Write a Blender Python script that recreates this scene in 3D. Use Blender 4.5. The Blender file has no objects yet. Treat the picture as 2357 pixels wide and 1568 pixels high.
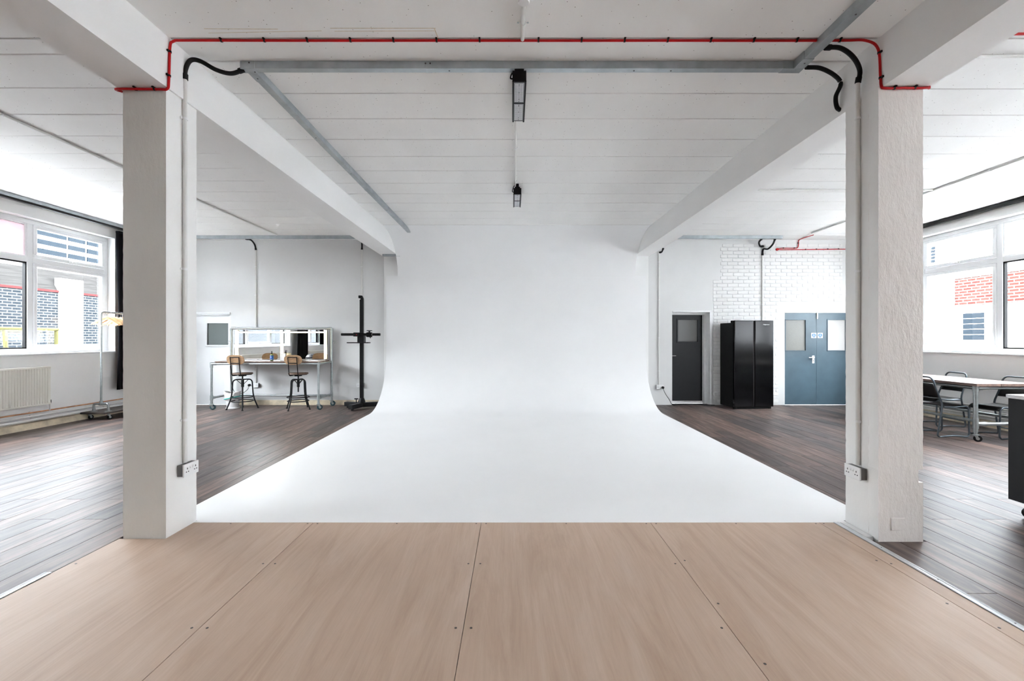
import bpy, bmesh, math, random
from mathutils import Matrix, Vector, noise
random.seed(7)
PI = math.pi
scene = bpy.context.scene
COL = scene.collection

# ------------------------------------------------------------------ camera
H = 1.38            # lens height over the white floor
F = 1047.0          # focal length in pixels of the 2357x1568 frame
CX, CY = 1180.0, 780.0
cam_d = bpy.data.cameras.new('camera')
cam = bpy.data.objects.new('camera', cam_d)
COL.objects.link(cam)
cam.location = (0, 0, H)
cam.rotation_euler = (PI / 2, 0, 0)
cam_d.sensor_width = 36.0
cam_d.lens = 36.0 * F / 2357.0
cam_d.shift_x = (1178.5 - CX) / 2357.0
cam_d.shift_y = (CY - 784.0) / 2357.0
cam_d.clip_start = 0.05
scene.camera = cam

# ------------------------------------------------------------------ world, exposure
SKY = 1.0
w = bpy.data.worlds.new('overcast_sky')
scene.world = w
w.use_nodes = True
bg = w.node_tree.nodes['Background']
bg.inputs['Color'].default_value = (0.915, 0.965, 1.03, 1)
bg.inputs['Strength'].default_value = SKY
scene.view_settings.view_transform = 'Standard'
scene.view_settings.look = 'None'
scene.view_settings.gamma = 1.0
scene.view_settings.use_curve_mapping = False
scene.view_settings.exposure = 5.42
scene.cycles.max_bounces = 8
scene.cycles.diffuse_bounces = 6
scene.cycles.glossy_bounces = 4
scene.cycles.use_adaptive_sampling = True
scene.cycles.adaptive_threshold = .12
scene.cycles.adaptive_min_samples = 20
scene.cycles.transparent_max_bounces = 12
scene.cycles.caustics_reflective = False
scene.cycles.caustics_refractive = False
scene.cycles.sample_clamp_indirect = 6.0

# room dimensions
XL, XR, YB, YF = -7.5, 7.57, 9.62, -6.5
ZC = 3.47           # ceiling underside
ZB = 3.116          # beam underside
ZD = -0.02          # dark floor level
WIN = ((3.6, 8.58), (0.9, 2.5), (-4.6, 0.4))   # window openings along both side walls
WZ0, WZ1 = 1.15, 3.27

def portal(x, y0, y1, sgn, n):
    l = bpy.data.lights.new('window_daylight', 'AREA')
    l.shape = 'RECTANGLE'
    l.size = WZ1 - WZ0
    l.size_y = y1 - y0
    l.cycles.is_portal = True
    o = bpy.data.objects.new('window_daylight', l)
    COL.objects.link(o)
    o.location = (x, (y0 + y1) / 2, (WZ0 + WZ1) / 2)
    o.rotation_euler = (0, -sgn * PI / 2, 0)
for (a, b) in WIN:
    if a > 0: portal(XL - 0.32, a, b, 1, 0)
    portal(XR + 0.32, a, b, -1, 0)

# ------------------------------------------------------------------ helpers
def at(px, py, y):
    """world point seen at a pixel of the photograph, at depth y"""
    return Vector(((px - CX) * y / F, y, H - (py - CY) * y / F))

WM = {}
def tag(o, label=None, cat=None, group=None, kind=None):
    if label: o['label'] = label
    if cat: o['category'] = cat
    if group: o['group'] = group
    if kind: o['kind'] = kind
    return o

def thing(name, label, cat, loc=(0, 0, 0), rotz=0.0, group=None, kind=None):
    o = bpy.data.objects.new(name, None)
    COL.objects.link(o)
    o.empty_display_size = 0.1
    o.location = loc
    o.rotation_euler = (0, 0, rotz)
    WM[o.name] = Matrix.Translation(Vector(loc)) @ Matrix.Rotation(rotz, 4, 'Z')
    return tag(o, label, cat, group, kind)

def copy_tree(o, parent=None):
    c = o.copy()
    COL.objects.link(c)
    if parent is not None:
        c.parent = parent
    for ch in o.children:
        copy_tree(ch, c)
    return c

def smooth_path(pts, seg=6):
    pts = [Vector(p) for p in pts]
    if len(pts) < 3: return pts
    out = []
    for i in range(len(pts) - 1):
        p0 = pts[i - 1] if i > 0 else pts[0] * 2 - pts[1]
        p1, p2 = pts[i], pts[i + 1]
        p3 = pts[i + 2] if i + 2 < len(pts) else pts[-1] * 2 - pts[-2]
        for k in range(seg):
            t = k / seg
            out.append(0.5 * ((2 * p1) + (p2 - p0) * t + (2 * p0 - 5 * p1 + 4 * p2 - p3) * t * t + (3 * p1 - p0 - 3 * p2 + p3) * t ** 3))
    out.append(pts[-1])
    return out

def round_path(pts, r=0.05, seg=5):
    """polyline with its inner corners rounded"""
    pts = [Vector(p) for p in pts]
    out = [pts[0]]
    for i in range(1, len(pts) - 1):
        a, b, c = pts[i - 1], pts[i], pts[i + 1]
        d1, d2 = (a - b), (c - b)
        k = min(r, d1.length * .49, d2.length * .49)
        s, e = b + d1.normalized() * k, b + d2.normalized() * k
        for j in range(seg + 1):
            t = j / seg
            out.append(s * (1 - t) ** 2 + b * 2 * t * (1 - t) + e * t * t)
    out.append(pts[-1])
    return out

class MB:
    def __init__(self):
        self.v, self.f = [], []
    def add(self, vs, fs):
        n = len(self.v)
        self.v += [Vector(p) for p in vs]
        self.f += [[i + n for i in f] for f in fs]
        return self
    def box(self, x0, x1, y0, y1, z0, z1):
        return self.add([(x0, y0, z0), (x1, y0, z0), (x1, y1, z0), (x0, y1, z0), (x0, y0, z1), (x1, y0, z1), (x1, y1, z1), (x0, y1, z1)],
                        [(0, 3, 2, 1), (4, 5, 6, 7), (0, 1, 5, 4), (1, 2, 6, 5), (2, 3, 7, 6), (3, 0, 4, 7)])
    def prism(self, poly, axis, a, b):
        """poly: 2D points; axis: extrusion axis; the other two axes in x,y,z order"""
        def P(p, t):
            return {'x': (t, p[0], p[1]), 'y': (p[0], t, p[1]), 'z': (p[0], p[1], t)}[axis]
        n = len(poly)
        vs = [P(p, a) for p in poly] + [P(p, b) for p in poly]
        fs = [tuple(range(n))[::-1], tuple(range(n, 2 * n))] + [(i, (i + 1) % n, n + (i + 1) % n, n + i) for i in range(n)]
        return self.add(vs, fs)
    def tube(self, pts, r, n=10, caps=True):
        pts = [Vector(p) for p in pts]
        rr = r if isinstance(r, (list, tuple)) else [r] * len(pts)
        rings, up = [], None
        for i, p in enumerate(pts):
            d = (pts[min(i + 1, len(pts) - 1)] - pts[max(i - 1, 0)])
            if d.length < 1e-9: d = Vector((0, 0, 1))
            d.normalize()
            if up is None:
                up = Vector((0, 0, 1)) if abs(d.z) < .9 else Vector((1, 0, 0))
            u = up - d * up.dot(d)
            if u.length < 1e-6: u = d.orthogonal()
            u.normalize()
            up = u
            s = d.cross(u)
            rings.append([p + (u * math.cos(2 * PI * k / n) + s * math.sin(2 * PI * k / n)) * rr[i] for k in range(n)])
        vs = [q for ring in rings for q in ring]
        fs = []
        for i in range(len(rings) - 1):
            for k in range(n):
                a, b = i * n + k, i * n + (k + 1) % n
                fs.append((a, b, b + n, a + n))
        if caps:
            fs.append(tuple(range(n))[::-1])
            fs.append(tuple(range((len(rings) - 1) * n, len(rings) * n)))
        return self.add(vs, fs)
    def lathe(self, c, prof, n=20, axis='z'):
        c = Vector(c)
        vs, fs = [], []
        for (r, h) in prof:
            for k in range(n):
                x, y = r * math.cos(2 * PI * k / n), r * math.sin(2 * PI * k / n)
                p = {'z': (x, y, h), 'x': (h, x, y), 'y': (y, h, x)}[axis]
                vs.append(c + Vector(p))
        m = len(prof)
        for i in range(m - 1):
            for k in range(n):
                a, b = i * n + k, i * n + (k + 1) % n
                fs.append((a, b, b + n, a + n))
        fs.append(tuple(range(n))[::-1])
        fs.append(tuple(range((m - 1) * n, m * n)))
        return self.add(vs, fs)
    def grid(self, nu, nv, fn, thick=None):
        vs = [fn(i / (nu - 1), j / (nv - 1)) for j in range(nv) for i in range(nu)]
        fs = [(j * nu + i, j * nu + i + 1, (j + 1) * nu + i + 1, (j + 1) * nu + i) for j in range(nv - 1) for i in range(nu - 1)]
        return self.add(vs, fs)
    def mesh(self, name, mat, smooth=None):
        me = bpy.data.meshes.new(name)
        me.from_pydata([tuple(p) for p in self.v], [], self.f)
        me.update()
        bm = bmesh.new()
        bm.from_mesh(me)
        bmesh.ops.recalc_face_normals(bm, faces=bm.faces)
        bm.to_mesh(me)
        bm.free()
        if mat is not None:
            me.materials.append(mat)
        if smooth is not None:
            me.polygons.foreach_set('use_smooth', [True] * len(me.polygons))
            me.set_sharp_from_angle(angle=math.radians(smooth))
        return me
    def build(self, name, mat, parent=None, smooth=None, bevel=0.0, bseg=2, world=True, solid=0.0, subsurf=0):
        if parent is not None and world:
            inv = WM[parent.name].inverted()
            self.v = [inv @ p for p in self.v]
        me = self.mesh(name, mat, smooth if smooth is not None else (40 if bevel else None))
        o = bpy.data.objects.new(name, me)
        COL.objects.link(o)
        if parent is not None:
            o.parent = parent
            WM[o.name] = WM[parent.name]
        else:
            WM[o.name] = Matrix.Identity(4)
        if solid:
            m = o.modifiers.new('thickness', 'SOLIDIFY')
            m.thickness = solid
            m.offset = 0
        if bevel:
            m = o.modifiers.new('bevel', 'BEVEL')
            m.width = bevel
            m.segments = bseg
            m.limit_method = 'ANGLE'
            m.angle_limit = math.radians(40)
        if subsurf:
            m = o.modifiers.new('subsurf', 'SUBSURF')
            m.levels = m.render_levels = subsurf
        return o

def text_mesh(name, body, size, mat, parent, loc, shear=0.0, local=False):
    cu = bpy.data.curves.new(name, 'FONT')
    cu.body, cu.size, cu.align_x, cu.extrude, cu.offset, cu.shear, cu.resolution_u = body, size, 'CENTER', .0005, .0004, shear, 3
    tmp = bpy.data.objects.new('tmp_text', cu)
    COL.objects.link(tmp)
    dg = bpy.context.evaluated_depsgraph_get()
    me = bpy.data.meshes.new_from_object(tmp.evaluated_get(dg))
    bpy.data.objects.remove(tmp)
    bpy.data.curves.remove(cu)
    me.materials.clear()
    me.materials.append(mat)
    me.transform(Matrix.Rotation(PI / 2, 4, 'X'))
    o = bpy.data.objects.new(name, me)
    COL.objects.link(o)
    o.parent = parent
    o.location = loc if local else WM[parent.name].inverted() @ Vector(loc)
    return o

def link_copy(name, me, parent, loc, rot=(0, 0, 0)):
    o = bpy.data.objects.new(name, me)
    COL.objects.link(o)
    o.parent = parent
    o.location = WM[parent.name].inverted() @ Vector(loc)
    o.rotation_euler = rot
    WM[o.name] = Matrix.Translation(loc)
    return o

def rough_box(x0, x1, y0, y1, z0, z1, step, amp, edge, seed):
    """a concrete post or beam with slightly wavering faces and chipped arrises"""
    m = MB().box(x0, x1, y0, y1, z0, z1)
    me = m.mesh('tmp', None)
    bm = bmesh.new(); bm.from_mesh(me)
    for ax in range(3):
        L = (x1 - x0, y1 - y0, z1 - z0)[ax]
        lo = (x0, y0, z0)[ax]
        n = max(1, int(round(L / step)))
        for k in range(1, n):
            co = [0, 0, 0]; co[ax] = lo + L * k / n
            no = [0, 0, 0]; no[ax] = 1
            bmesh.ops.bisect_plane(bm, geom=bm.verts[:] + bm.edges[:] + bm.faces[:], plane_co=co, plane_no=no)
    c = Vector(((x0 + x1) / 2, (y0 + y1) / 2, (z0 + z1) / 2))
    for v in bm.verts:
        p = v.co * 9 + Vector((seed, 0, 0))
        q = Vector((noise.noise(p), noise.noise(p + Vector((31, 7, 0))), 0)) * amp
        ex = min(abs(v.co.x - x0), abs(v.co.x - x1)) < 1e-4
        ey = min(abs(v.co.y - y0), abs(v.co.y - y1)) < 1e-4
        if ex and ey:
            k = abs(noise.noise(Vector((v.co.z * 14, seed, v.co.x)))) * edge + abs(noise.noise(Vector((v.co.z * 40, seed, v.co.x)))) * edge
            d = Vector((c.x - v.co.x, c.y - v.co.y, 0)); d.normalize()
            q = d * k
        if abs(v.co.z - z0) > 1e-4 and abs(v.co.z - z1) > 1e-4:
            v.co += q
    out = MB()
    bm.verts.index_update()
    out.add([v.co.copy() for v in bm.verts], [[v.index for v in f.verts] for f in bm.faces])
    bm.free(); bpy.data.meshes.remove(me)
    return out

# ------------------------------------------------------------------ materials
class N:
    def __init__(self, name):
        self.m = bpy.data.materials.new(name)
        self.m.use_nodes = True
        self.t = self.m.node_tree
        self.b = self.t.nodes['Principled BSDF']
        self.out = self.t.nodes['Material Output']
    def n(self, kind, **kw):
        x = self.t.nodes.new(kind)
        for k, v in kw.items():
            if k in x.inputs: x.inputs[k].default_value = v
            else: setattr(x, k, v)
        return x
    def l(self, a, b): self.t.links.new(a, b)
    def pos(self, scale=(1, 1, 1), rand=0.0):
        g = self.n('ShaderNodeNewGeometry')
        mp = self.n('ShaderNodeMapping')
        mp.inputs['Scale'].default_value = scale
        self.l(g.outputs['Position'], mp.inputs['Vector'])
        if rand:
            oi = self.n('ShaderNodeObjectInfo')
            mu = self.n('ShaderNodeMath', operation='MULTIPLY')
            mu.inputs[1].default_value = rand
            self.l(oi.outputs['Random'], mu.inputs[0])
            cb = self.n('ShaderNodeCombineXYZ')
            self.l(mu.outputs[0], cb.inputs['X']); self.l(mu.outputs[0], cb.inputs['Z'])
            self.l(cb.outputs[0], mp.inputs['Location'])
        return mp.outputs[0]
    def noise(self, vec, scale, detail=3, rough=.55, dist=0.0):
        x = self.n('ShaderNodeTexNoise')
        x.inputs['Scale'].default_value = scale
        x.inputs['Detail'].default_value = detail
        x.inputs['Roughness'].default_value = rough
        x.inputs['Distortion'].default_value = dist
        self.l(vec, x.inputs['Vector'])
        return x.outputs['Fac']
    def ramp(self, fac, stops):
        x = self.n('ShaderNodeValToRGB')
        e = x.color_ramp.elements
        while len(e) < len(stops): e.new(.5)
        for el, (p, c) in zip(e, stops):
            el.position = p
            el.color = (c[0], c[1], c[2], 1)
        self.l(fac, x.inputs['Fac'])
        return x.outputs['Color']
    def mix(self, fac, a, b, blend='MIX'):
        x = self.n('ShaderNodeMix', data_type='RGBA', blend_type=blend)
        for s, v in ((x.inputs[0], fac), (x.inputs[6], a), (x.inputs[7], b)):
            if isinstance(v, (int, float)): s.default_value = v
            elif isinstance(v, tuple): s.default_value = (v[0], v[1], v[2], 1)
            else: self.l(v, s)
        return x.outputs[2]
    def bump(self, h, strength, dist=0.005):
        x = self.n('ShaderNodeBump')
        x.inputs['Strength'].default_value = strength
        x.inputs['Distance'].default_value = dist
        self.l(h, x.inputs['Height'])
        self.l(x.outputs[0], self.b.inputs['Normal'])
    def base(self, c):
        if isinstance(c, tuple): self.b.inputs['Base Color'].default_value = (c[0], c[1], c[2], 1)
        else: self.l(c, self.b.inputs['Base Color'])

def M(name, col, rough=.5, metal=0.0, spec=.5, var=0.0, vscale=3.0, stretch=(1, 1, 1), bump=0.0, bscale=60.0, bdist=.004, rand=0.0):
    k = N(name)
    k.b.inputs['Roughness'].default_value = rough
    k.b.inputs['Metallic'].default_value = metal
    k.b.inputs['Specular IOR Level'].default_value = spec
    if var:
        v = k.pos(stretch, rand)
        f = k.noise(v, vscale)
        k.base(k.ramp(f, [(.3, tuple(c * (1 - var) for c in col)), (.7, tuple(min(1, c * (1 + var)) for c in col))]))
    else:
        k.base(col)
    if bump:
        k.bump(k.noise(k.pos(stretch, rand), bscale, 3), bump, bdist)
    return k.m

def concrete(name, col, var, bump, stretch=(1, 1, 1), pits=0.0, spec=.3):
    k = N(name)
    k.b.inputs['Roughness'].default_value = .75
    k.b.inputs['Specular IOR Level'].default_value = spec
    p = k.pos(stretch)
    c = k.ramp(k.noise(p, 2.2, 3), [(.3, tuple(a * (1 - var) for a in col)), (.7, col)])
    if pits:
        vo = k.n('ShaderNodeTexVoronoi'); vo.inputs['Scale'].default_value = 38
        k.l(k.pos(), vo.inputs['Vector'])
        lt = k.n('ShaderNodeMath', operation='LESS_THAN'); k.l(vo.outputs['Distance'], lt.inputs[0]); lt.inputs[1].default_value = .12
        gt = k.n('ShaderNodeMath', operation='GREATER_THAN')
        sp = k.n('ShaderNodeSeparateColor'); k.l(vo.outputs['Color'], sp.inputs[0]); k.l(sp.outputs[0], gt.inputs[0]); gt.inputs[1].default_value = 1 - pits
        mu = k.n('ShaderNodeMath', operation='MULTIPLY'); k.l(lt.outputs[0], mu.inputs[0]); k.l(gt.outputs[0], mu.inputs[1])
        c = k.mix(mu.outputs[0], c, (.22, .2, .18))
    k.base(c)
    h = k.noise(p, 22, 5, .65)
    k.bump(h, bump, .01)
    return k.m

m_wall = M('wall_paint', (.84, .84, .83), .6, spec=.3, var=.025, vscale=1.5, bump=.08, bscale=45)
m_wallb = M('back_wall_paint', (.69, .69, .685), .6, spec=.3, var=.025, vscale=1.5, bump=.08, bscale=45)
m_brickpaint = M('painted_brick', (.73, .725, .715), .55, spec=.35, var=.03, vscale=6, bump=.25, bscale=60)
m_ceil = concrete('painted_ceiling', (.87, .865, .85), .05, .10, (1, .35, 1), pits=.16)
m_beam = concrete('painted_beam', (.86, .855, .845), .05, .12, (1, .3, 1))
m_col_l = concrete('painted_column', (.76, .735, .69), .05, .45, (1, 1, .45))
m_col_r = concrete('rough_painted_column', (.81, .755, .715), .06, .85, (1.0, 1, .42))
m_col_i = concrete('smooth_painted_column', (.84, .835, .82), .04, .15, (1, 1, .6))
m_cove = M('cove_paint', (.86, .86, .86), .42, spec=.4, var=.015, vscale=1.2, bump=.03, bscale=30)
m_white = M('white_plastic', (.80, .80, .80), .35)
m_upvc = M('white_window_plastic', (.82, .83, .84), .3)
m_conduit = M('painted_conduit', (.72, .715, .69), .4)
m_darkbox = M('grey_back_box', (.13, .13, .13), .5)
m_black = M('black_metal', (.004, .004, .0045), .42, spec=.22)
m_rubber = M('black_rubber', (.005, .005, .0055), .5, spec=.22)
m_hole = M('dark_slot', (.02, .018, .018), .8)
m_red = M('red_cable', (.50, .010, .012), .4, spec=.2)
m_galv = M('galvanised_steel', (.42, .46, .48), .42, metal=.75, var=.12, vscale=9, bump=.05, bscale=30)
m_pipe = M('galvanised_pipe', (.36, .39, .39), .36, metal=.9, var=.12, vscale=25)
m_chrome = M('chrome', (.75, .75, .74), .18, metal=1)
m_alu = M('aluminium_strip', (.70, .73, .75), .3, metal=.85, var=.06, vscale=12)
m_screw = M('screw_head', (.09, .085, .08), .5, metal=.6)
m_copper = M('copper_pipe', (.62, .33, .18), .45, metal=.6, var=.25, vscale=12)
m_plinth = M('stained_plinth', (.66, .57, .42), .8, var=.3, vscale=5, bump=.3, bscale=40)
m_rad = M('cream_radiator', (.76, .745, .68), .4)
m_curtain = M('black_curtain_cloth', (.006, .006, .008), .85, spec=.15)
m_hanger = M('hanger_wood', (.66, .42, .22), .45, var=.2, vscale=8, stretch=(1, 1, 4), rand=9)
m_rackboard = M('dark_board', (.045, .035, .03), .5, var=.3, vscale=8)
m_stoolwood = M('stool_wood', (.40, .25, .14), .4, var=.25, vscale=20, stretch=(1, 1, 4))
m_seatwood = M('dark_seat_wood', (.14, .085, .055), .4, var=.25, vscale=20)
m_tabletop = M('brown_table_wood', (.12, .06, .04), .25, spec=.8, var=.3, vscale=10, stretch=(.3, 3, 3))
m_plank = M('dining_table_wood', (.17, .11, .085), .32, spec=.9, var=.35, vscale=8, stretch=(4, .6, 4), rand=7)
m_teal = M('teal_rubber', (.02, .06, .075), .5)
m_tealbag = M('teal_bag_tie', (.05, .42, .38), .5)
m_bin = M('white_bin_plastic', (.74, .73, .73), .45)
m_bag = M('white_bin_liner', (.74, .71, .70), .5, var=.08, vscale=20, bump=.4, bscale=30)
m_blue = M('blue_label', (.02, .14, .50), .4)
m_signblue = M('sign_blue', (.01, .17, .62), .4)
m_bottle = M('bottle_plastic', (.16, .19, .05), .3)
m_fridge = M('gloss_black', (.002, .002, .0025), .14, spec=.30, bump=.03, bscale=5, bdist=.01)
m_fridgeside = M('satin_black', (.003, .003, .003), .5, spec=.2)
m_logo = M('silver_logo', (.85, .86, .88), .3)
m_doorwhite = M('white_door_paint', (.76, .77, .78), .4)
m_doorblack = M('black_door_paint', (.006, .0062, .0075), .38, spec=.25, var=.1, vscale=4)
m_doorblue = M('slate_blue_door_paint', (.075, .125, .16), .35, var=.12, vscale=3)
m_frame = M('grey_door_frame', (.76, .76, .76), .45, var=.05, vscale=8)
m_cab = M('charcoal_cabinet', (.022, .022, .024), .6, spec=.3)
m_worktop = M('pale_worktop', (.70, .70, .70), .35)
m_leather = M('black_leather', (.012, .012, .013), .3)
m_blackply = M('black_ply', (.006, .006, .006), .35, spec=.35)
m_steelblue = M('dark_steel_tube', (.09, .11, .125), .33, metal=.7)
m_residue = M('glue_residue', (.62, .52, .38), .7, var=.2, vscale=30)
m_yellow = M('yellow_rail', (.055, .052, .022), .5, spec=.02)
m_ledgrey = M('led_lens', (.36, .37, .40), .3)
m_leddot = M('led_dot', (.85, .86, .88), .3)
m_whitewall_out = M('white_render', (.70, .70, .70), .8, spec=.02)
m_timber_out = M('weathered_timber', (.022, .021, .020), .8, spec=.02, var=.3, vscale=6, stretch=(1, .3, 6))
m_redline = M('red_paint', (.05, .012, .012), .6, spec=.02)
m_glassblue = M('dark_window_glass', (.007, .011, .015), .3, spec=.03)
m_ground = M('pale_concrete_yard', (.50, .49, .48), .9, var=.2, vscale=3)
m_pinkfilm = None

def glass(name, tint, refl=.9, film=0.0):
    k = N(name)
    k.t.nodes.remove(k.b)
    tr = k.n('ShaderNodeBsdfTransparent'); tr.inputs[0].default_value = (*tint, 1)
    gl = k.n('ShaderNodeBsdfGlossy'); gl.inputs['Roughness'].default_value = .02
    lw = k.n('ShaderNodeLayerWeight'); lw.inputs['Blend'].default_value = .5
    pw = k.n('ShaderNodeMath', operation='POWER'); pw.inputs[1].default_value = 5
    k.l(lw.outputs['Facing'], pw.inputs[0])
    fr = k.n('ShaderNodeMath', operation='MULTIPLY_ADD'); fr.inputs[1].default_value = .9; fr.inputs[2].default_value = .06
    k.l(pw.outputs[0], fr.inputs[0])
    mx = k.n('ShaderNodeMixShader')
    k.l(fr.outputs[0], mx.inputs[0])
    src = tr.outputs[0]
    if film:
        tl = k.n('ShaderNodeBsdfTranslucent'); tl.inputs[0].default_value = (*tint, 1)
        m2 = k.n('ShaderNodeMixShader'); m2.inputs[0].default_value = film
        k.l(src, m2.inputs[1]); k.l(tl.outputs[0], m2.inputs[2])
        src = m2.outputs[0]
    k.l(src, mx.inputs[1]); k.l(gl.outputs[0], mx.inputs[2])
    k.l(mx.outputs[0], k.out.inputs[0])
    return k.m
m_glass = glass('window_glass', (.96, .98, .98))
m_pinkfilm = glass('pink_film', (.085, .060, .064), film=.9)
def frosted(name, col, grain):
    k = N(name)
    k.t.nodes.remove(k.b)
    c = k.ramp(k.noise(k.pos(), 90, 3), [(.35, tuple(a * (1 - grain) for a in col)), (.65, col)])
    tl = k.n('ShaderNodeBsdfTranslucent'); k.l(c, tl.inputs[0])
    gl = k.n('ShaderNodeBsdfGlossy'); gl.inputs['Roughness'].default_value = .3
    mx = k.n('ShaderNodeMixShader'); mx.inputs[0].default_value = .05
    k.l(tl.outputs[0], mx.inputs[1]); k.l(gl.outputs[0], mx.inputs[2])
    k.l(mx.outputs[0], k.out.inputs[0])
    return k.m
m_frost_a = frosted('obscured_glass', (.158, .158, .150), .22)
m_frost_b = frosted('frosted_glass', (.228, .225, .221), .04)
m_doorglass_w = M('door_glass_green', (.16, .185, .178), .12, spec=.3)
m_doorglass_k = M('door_glass_grey', (.15, .147, .14), .10, spec=.06)
m_mirror = M('mirror_silver', (.92, .93, .92), .0, metal=1)
def emit(name, col, s):
    k = N(name)
    k.b.inputs['Base Color'].default_value = (.8, .8, .8, 1)
    k.b.inputs['Emission Color'].default_value = (*col, 1)
    k.b.inputs['Emission Strength'].default_value = s
    return k.m
m_tube = emit('led_tube_light', (1.0, .82, .46), .22)

# dark laminate floor
k = N('dark_laminate')
p = k.pos((6, .55, 1), rand=40)
f1 = k.noise(p, 3.2, 5, .6, .6)
grain = k.ramp(f1, [(.28, (.050, .039, .036)), (.5, (.108, .084, .076)), (.72, (.20, .154, .136))])
oi = k.n('ShaderNodeObjectInfo')
tone = k.ramp(oi.outputs['Random'], [(0, (.62, .68, .74)), (.5, (.95, .92, .92)), (1, (1.35, 1.22, 1.16))])
k.base(k.mix(1.0, grain, tone, 'MULTIPLY'))
k.b.inputs['Roughness'].default_value = .40
k.b.inputs['Specular IOR Level'].default_value = .14
k.bump(k.noise(k.pos((40, 3, 1), rand=40), 4, 3), .12, .003)
m_laminate = k.m
# plywood
k = N('birch_plywood')
p = k.pos((2.4, .28, 1), rand=30)
f1 = k.noise(p, 2.6, 5, .62, 1.6)
c1 = k.ramp(f1, [(.25, (.455, .325, .24)), (.5, (.545, .405, .31)), (.75, (.60, .465, .37))])
f2 = k.noise(k.pos((30, 1.4, 1), rand=30), 3, 5)
c2 = k.mix(.5, c1, k.ramp(f2, [(.35, (.90, .89, .88)), (.6, (1, 1, 1))]), 'MULTIPLY')
k.base(c2)
k.b.inputs['Roughness'].default_value = .5
k.b.inputs['Specular IOR Level'].default_value = .22
m_ply = k.m
# outside brickwork
def brick_mat(name, c1, c2, mortar, along='y'):
    k = N(name)
    g = k.n('ShaderNodeNewGeometry'); s = k.n('ShaderNodeSeparateXYZ'); cb = k.n('ShaderNodeCombineXYZ')
    k.l(g.outputs['Position'], s.inputs[0]); k.l(s.outputs['Y'], cb.inputs[0]); k.l(s.outputs['Z'], cb.inputs[1])
    b = k.n('ShaderNodeTexBrick')
    b.inputs['Color1'].default_value = (*c1, 1); b.inputs['Color2'].default_value = (*c2, 1); b.inputs['Mortar'].default_value = (*mortar, 1)
    b.inputs['Scale'].default_value = 1; b.inputs['Mortar Size'].default_value = .012
    b.inputs['Brick Width'].default_value = .225; b.inputs['Row Height'].default_value = .076
    k.l(cb.outputs[0], b.inputs['Vector'])
    k.base(b.outputs['Color']); k.b.inputs['Roughness'].default_value = .85; k.b.inputs['Specular IOR Level'].default_value = .02
    return k.m
m_brick_dark = brick_mat('blue_grey_brick', (.009, .012, .015), (.014, .017, .020), (.055, .055, .053))
m_brick_pale = brick_mat('pale_painted_brick', (.042, .045, .049), (.052, .054, .057), (.025, .028, .031))
m_brick_red = brick_mat('red_brick', (.040, .012, .010), (.052, .020, .016), (.10, .095, .09))

# ------------------------------------------------------------------ room shell
flo = MB().box(XL - .3, XR + .3, YF - .2, YB + .3, -.12, ZD - .008).build('floor', m_hole)
tag(flo, 'dark brown laminate plank floor of the side bays', kind='structure')
PL, PW, GAP, TH = 1.47, .195, .0022, .008
plank_mesh = MB().box(GAP, PW - GAP, GAP, PL - GAP, ZD - TH, ZD).mesh('floor_plank', m_laminate)
def lay_column(x0, x1, ya, yb, phase):
    y = phase
    while y > ya: y -= PL
    while y < yb - 1e-6:
        a, b = max(y, ya), min(y + PL, yb)
        if b - a > .02 and b > 1.35:
            if abs(x1 - x0 - PW) < 1e-4 and abs(b - a - PL) < 1e-4:
                link_copy('floor_plank', plank_mesh, flo, (x0, a, 0))
            else:
                o = MB().box(GAP, x1 - x0 - GAP, GAP, b - a - GAP, ZD - TH, ZD).build('floor_plank', m_laminate, flo, world=False)
                o.location = (x0, a, 0)
        y += PL
REST = MB()
for kx in range(24):
    x1 = -2.76 - kx * PW
    x0 = max(x1 - PW, XL)
    if x1 - x0 > .02:
        lay_column(x0, x1, 1.3, YB, 2.50 if kx % 2 else 3.53)
        REST.box(x0 + GAP, x1 - GAP, YF, 1.3 - GAP, ZD - TH, ZD)
lay_column(-2.76, -2.63, 3.46, YB, 2.5)
lay_column(-2.76, -2.722, 1.3, 3.14, 2.5)
for kx in range(25):
    x0 = 2.86 + kx * PW
    x1 = min(x0 + PW, XR)
    if x1 - x0 > .02:
        lay_column(x0, x1, 1.3, YB, 2.50 if kx % 2 else 3.53)
        REST.box(x0 + GAP, x1 - GAP, YF, 1.3 - GAP, ZD - TH, ZD)
lay_column(2.665, 2.86, 1.3, 3.14, 3.53)
lay_column(2.47, 2.665, 1.3, 3.14, 2.50)
lay_column(2.775, 2.86, 3.46, YB, 3.53)
r_ = REST.build('floor_plank', m_laminate, flo)
r_['kind'] = 'stuff'

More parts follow.
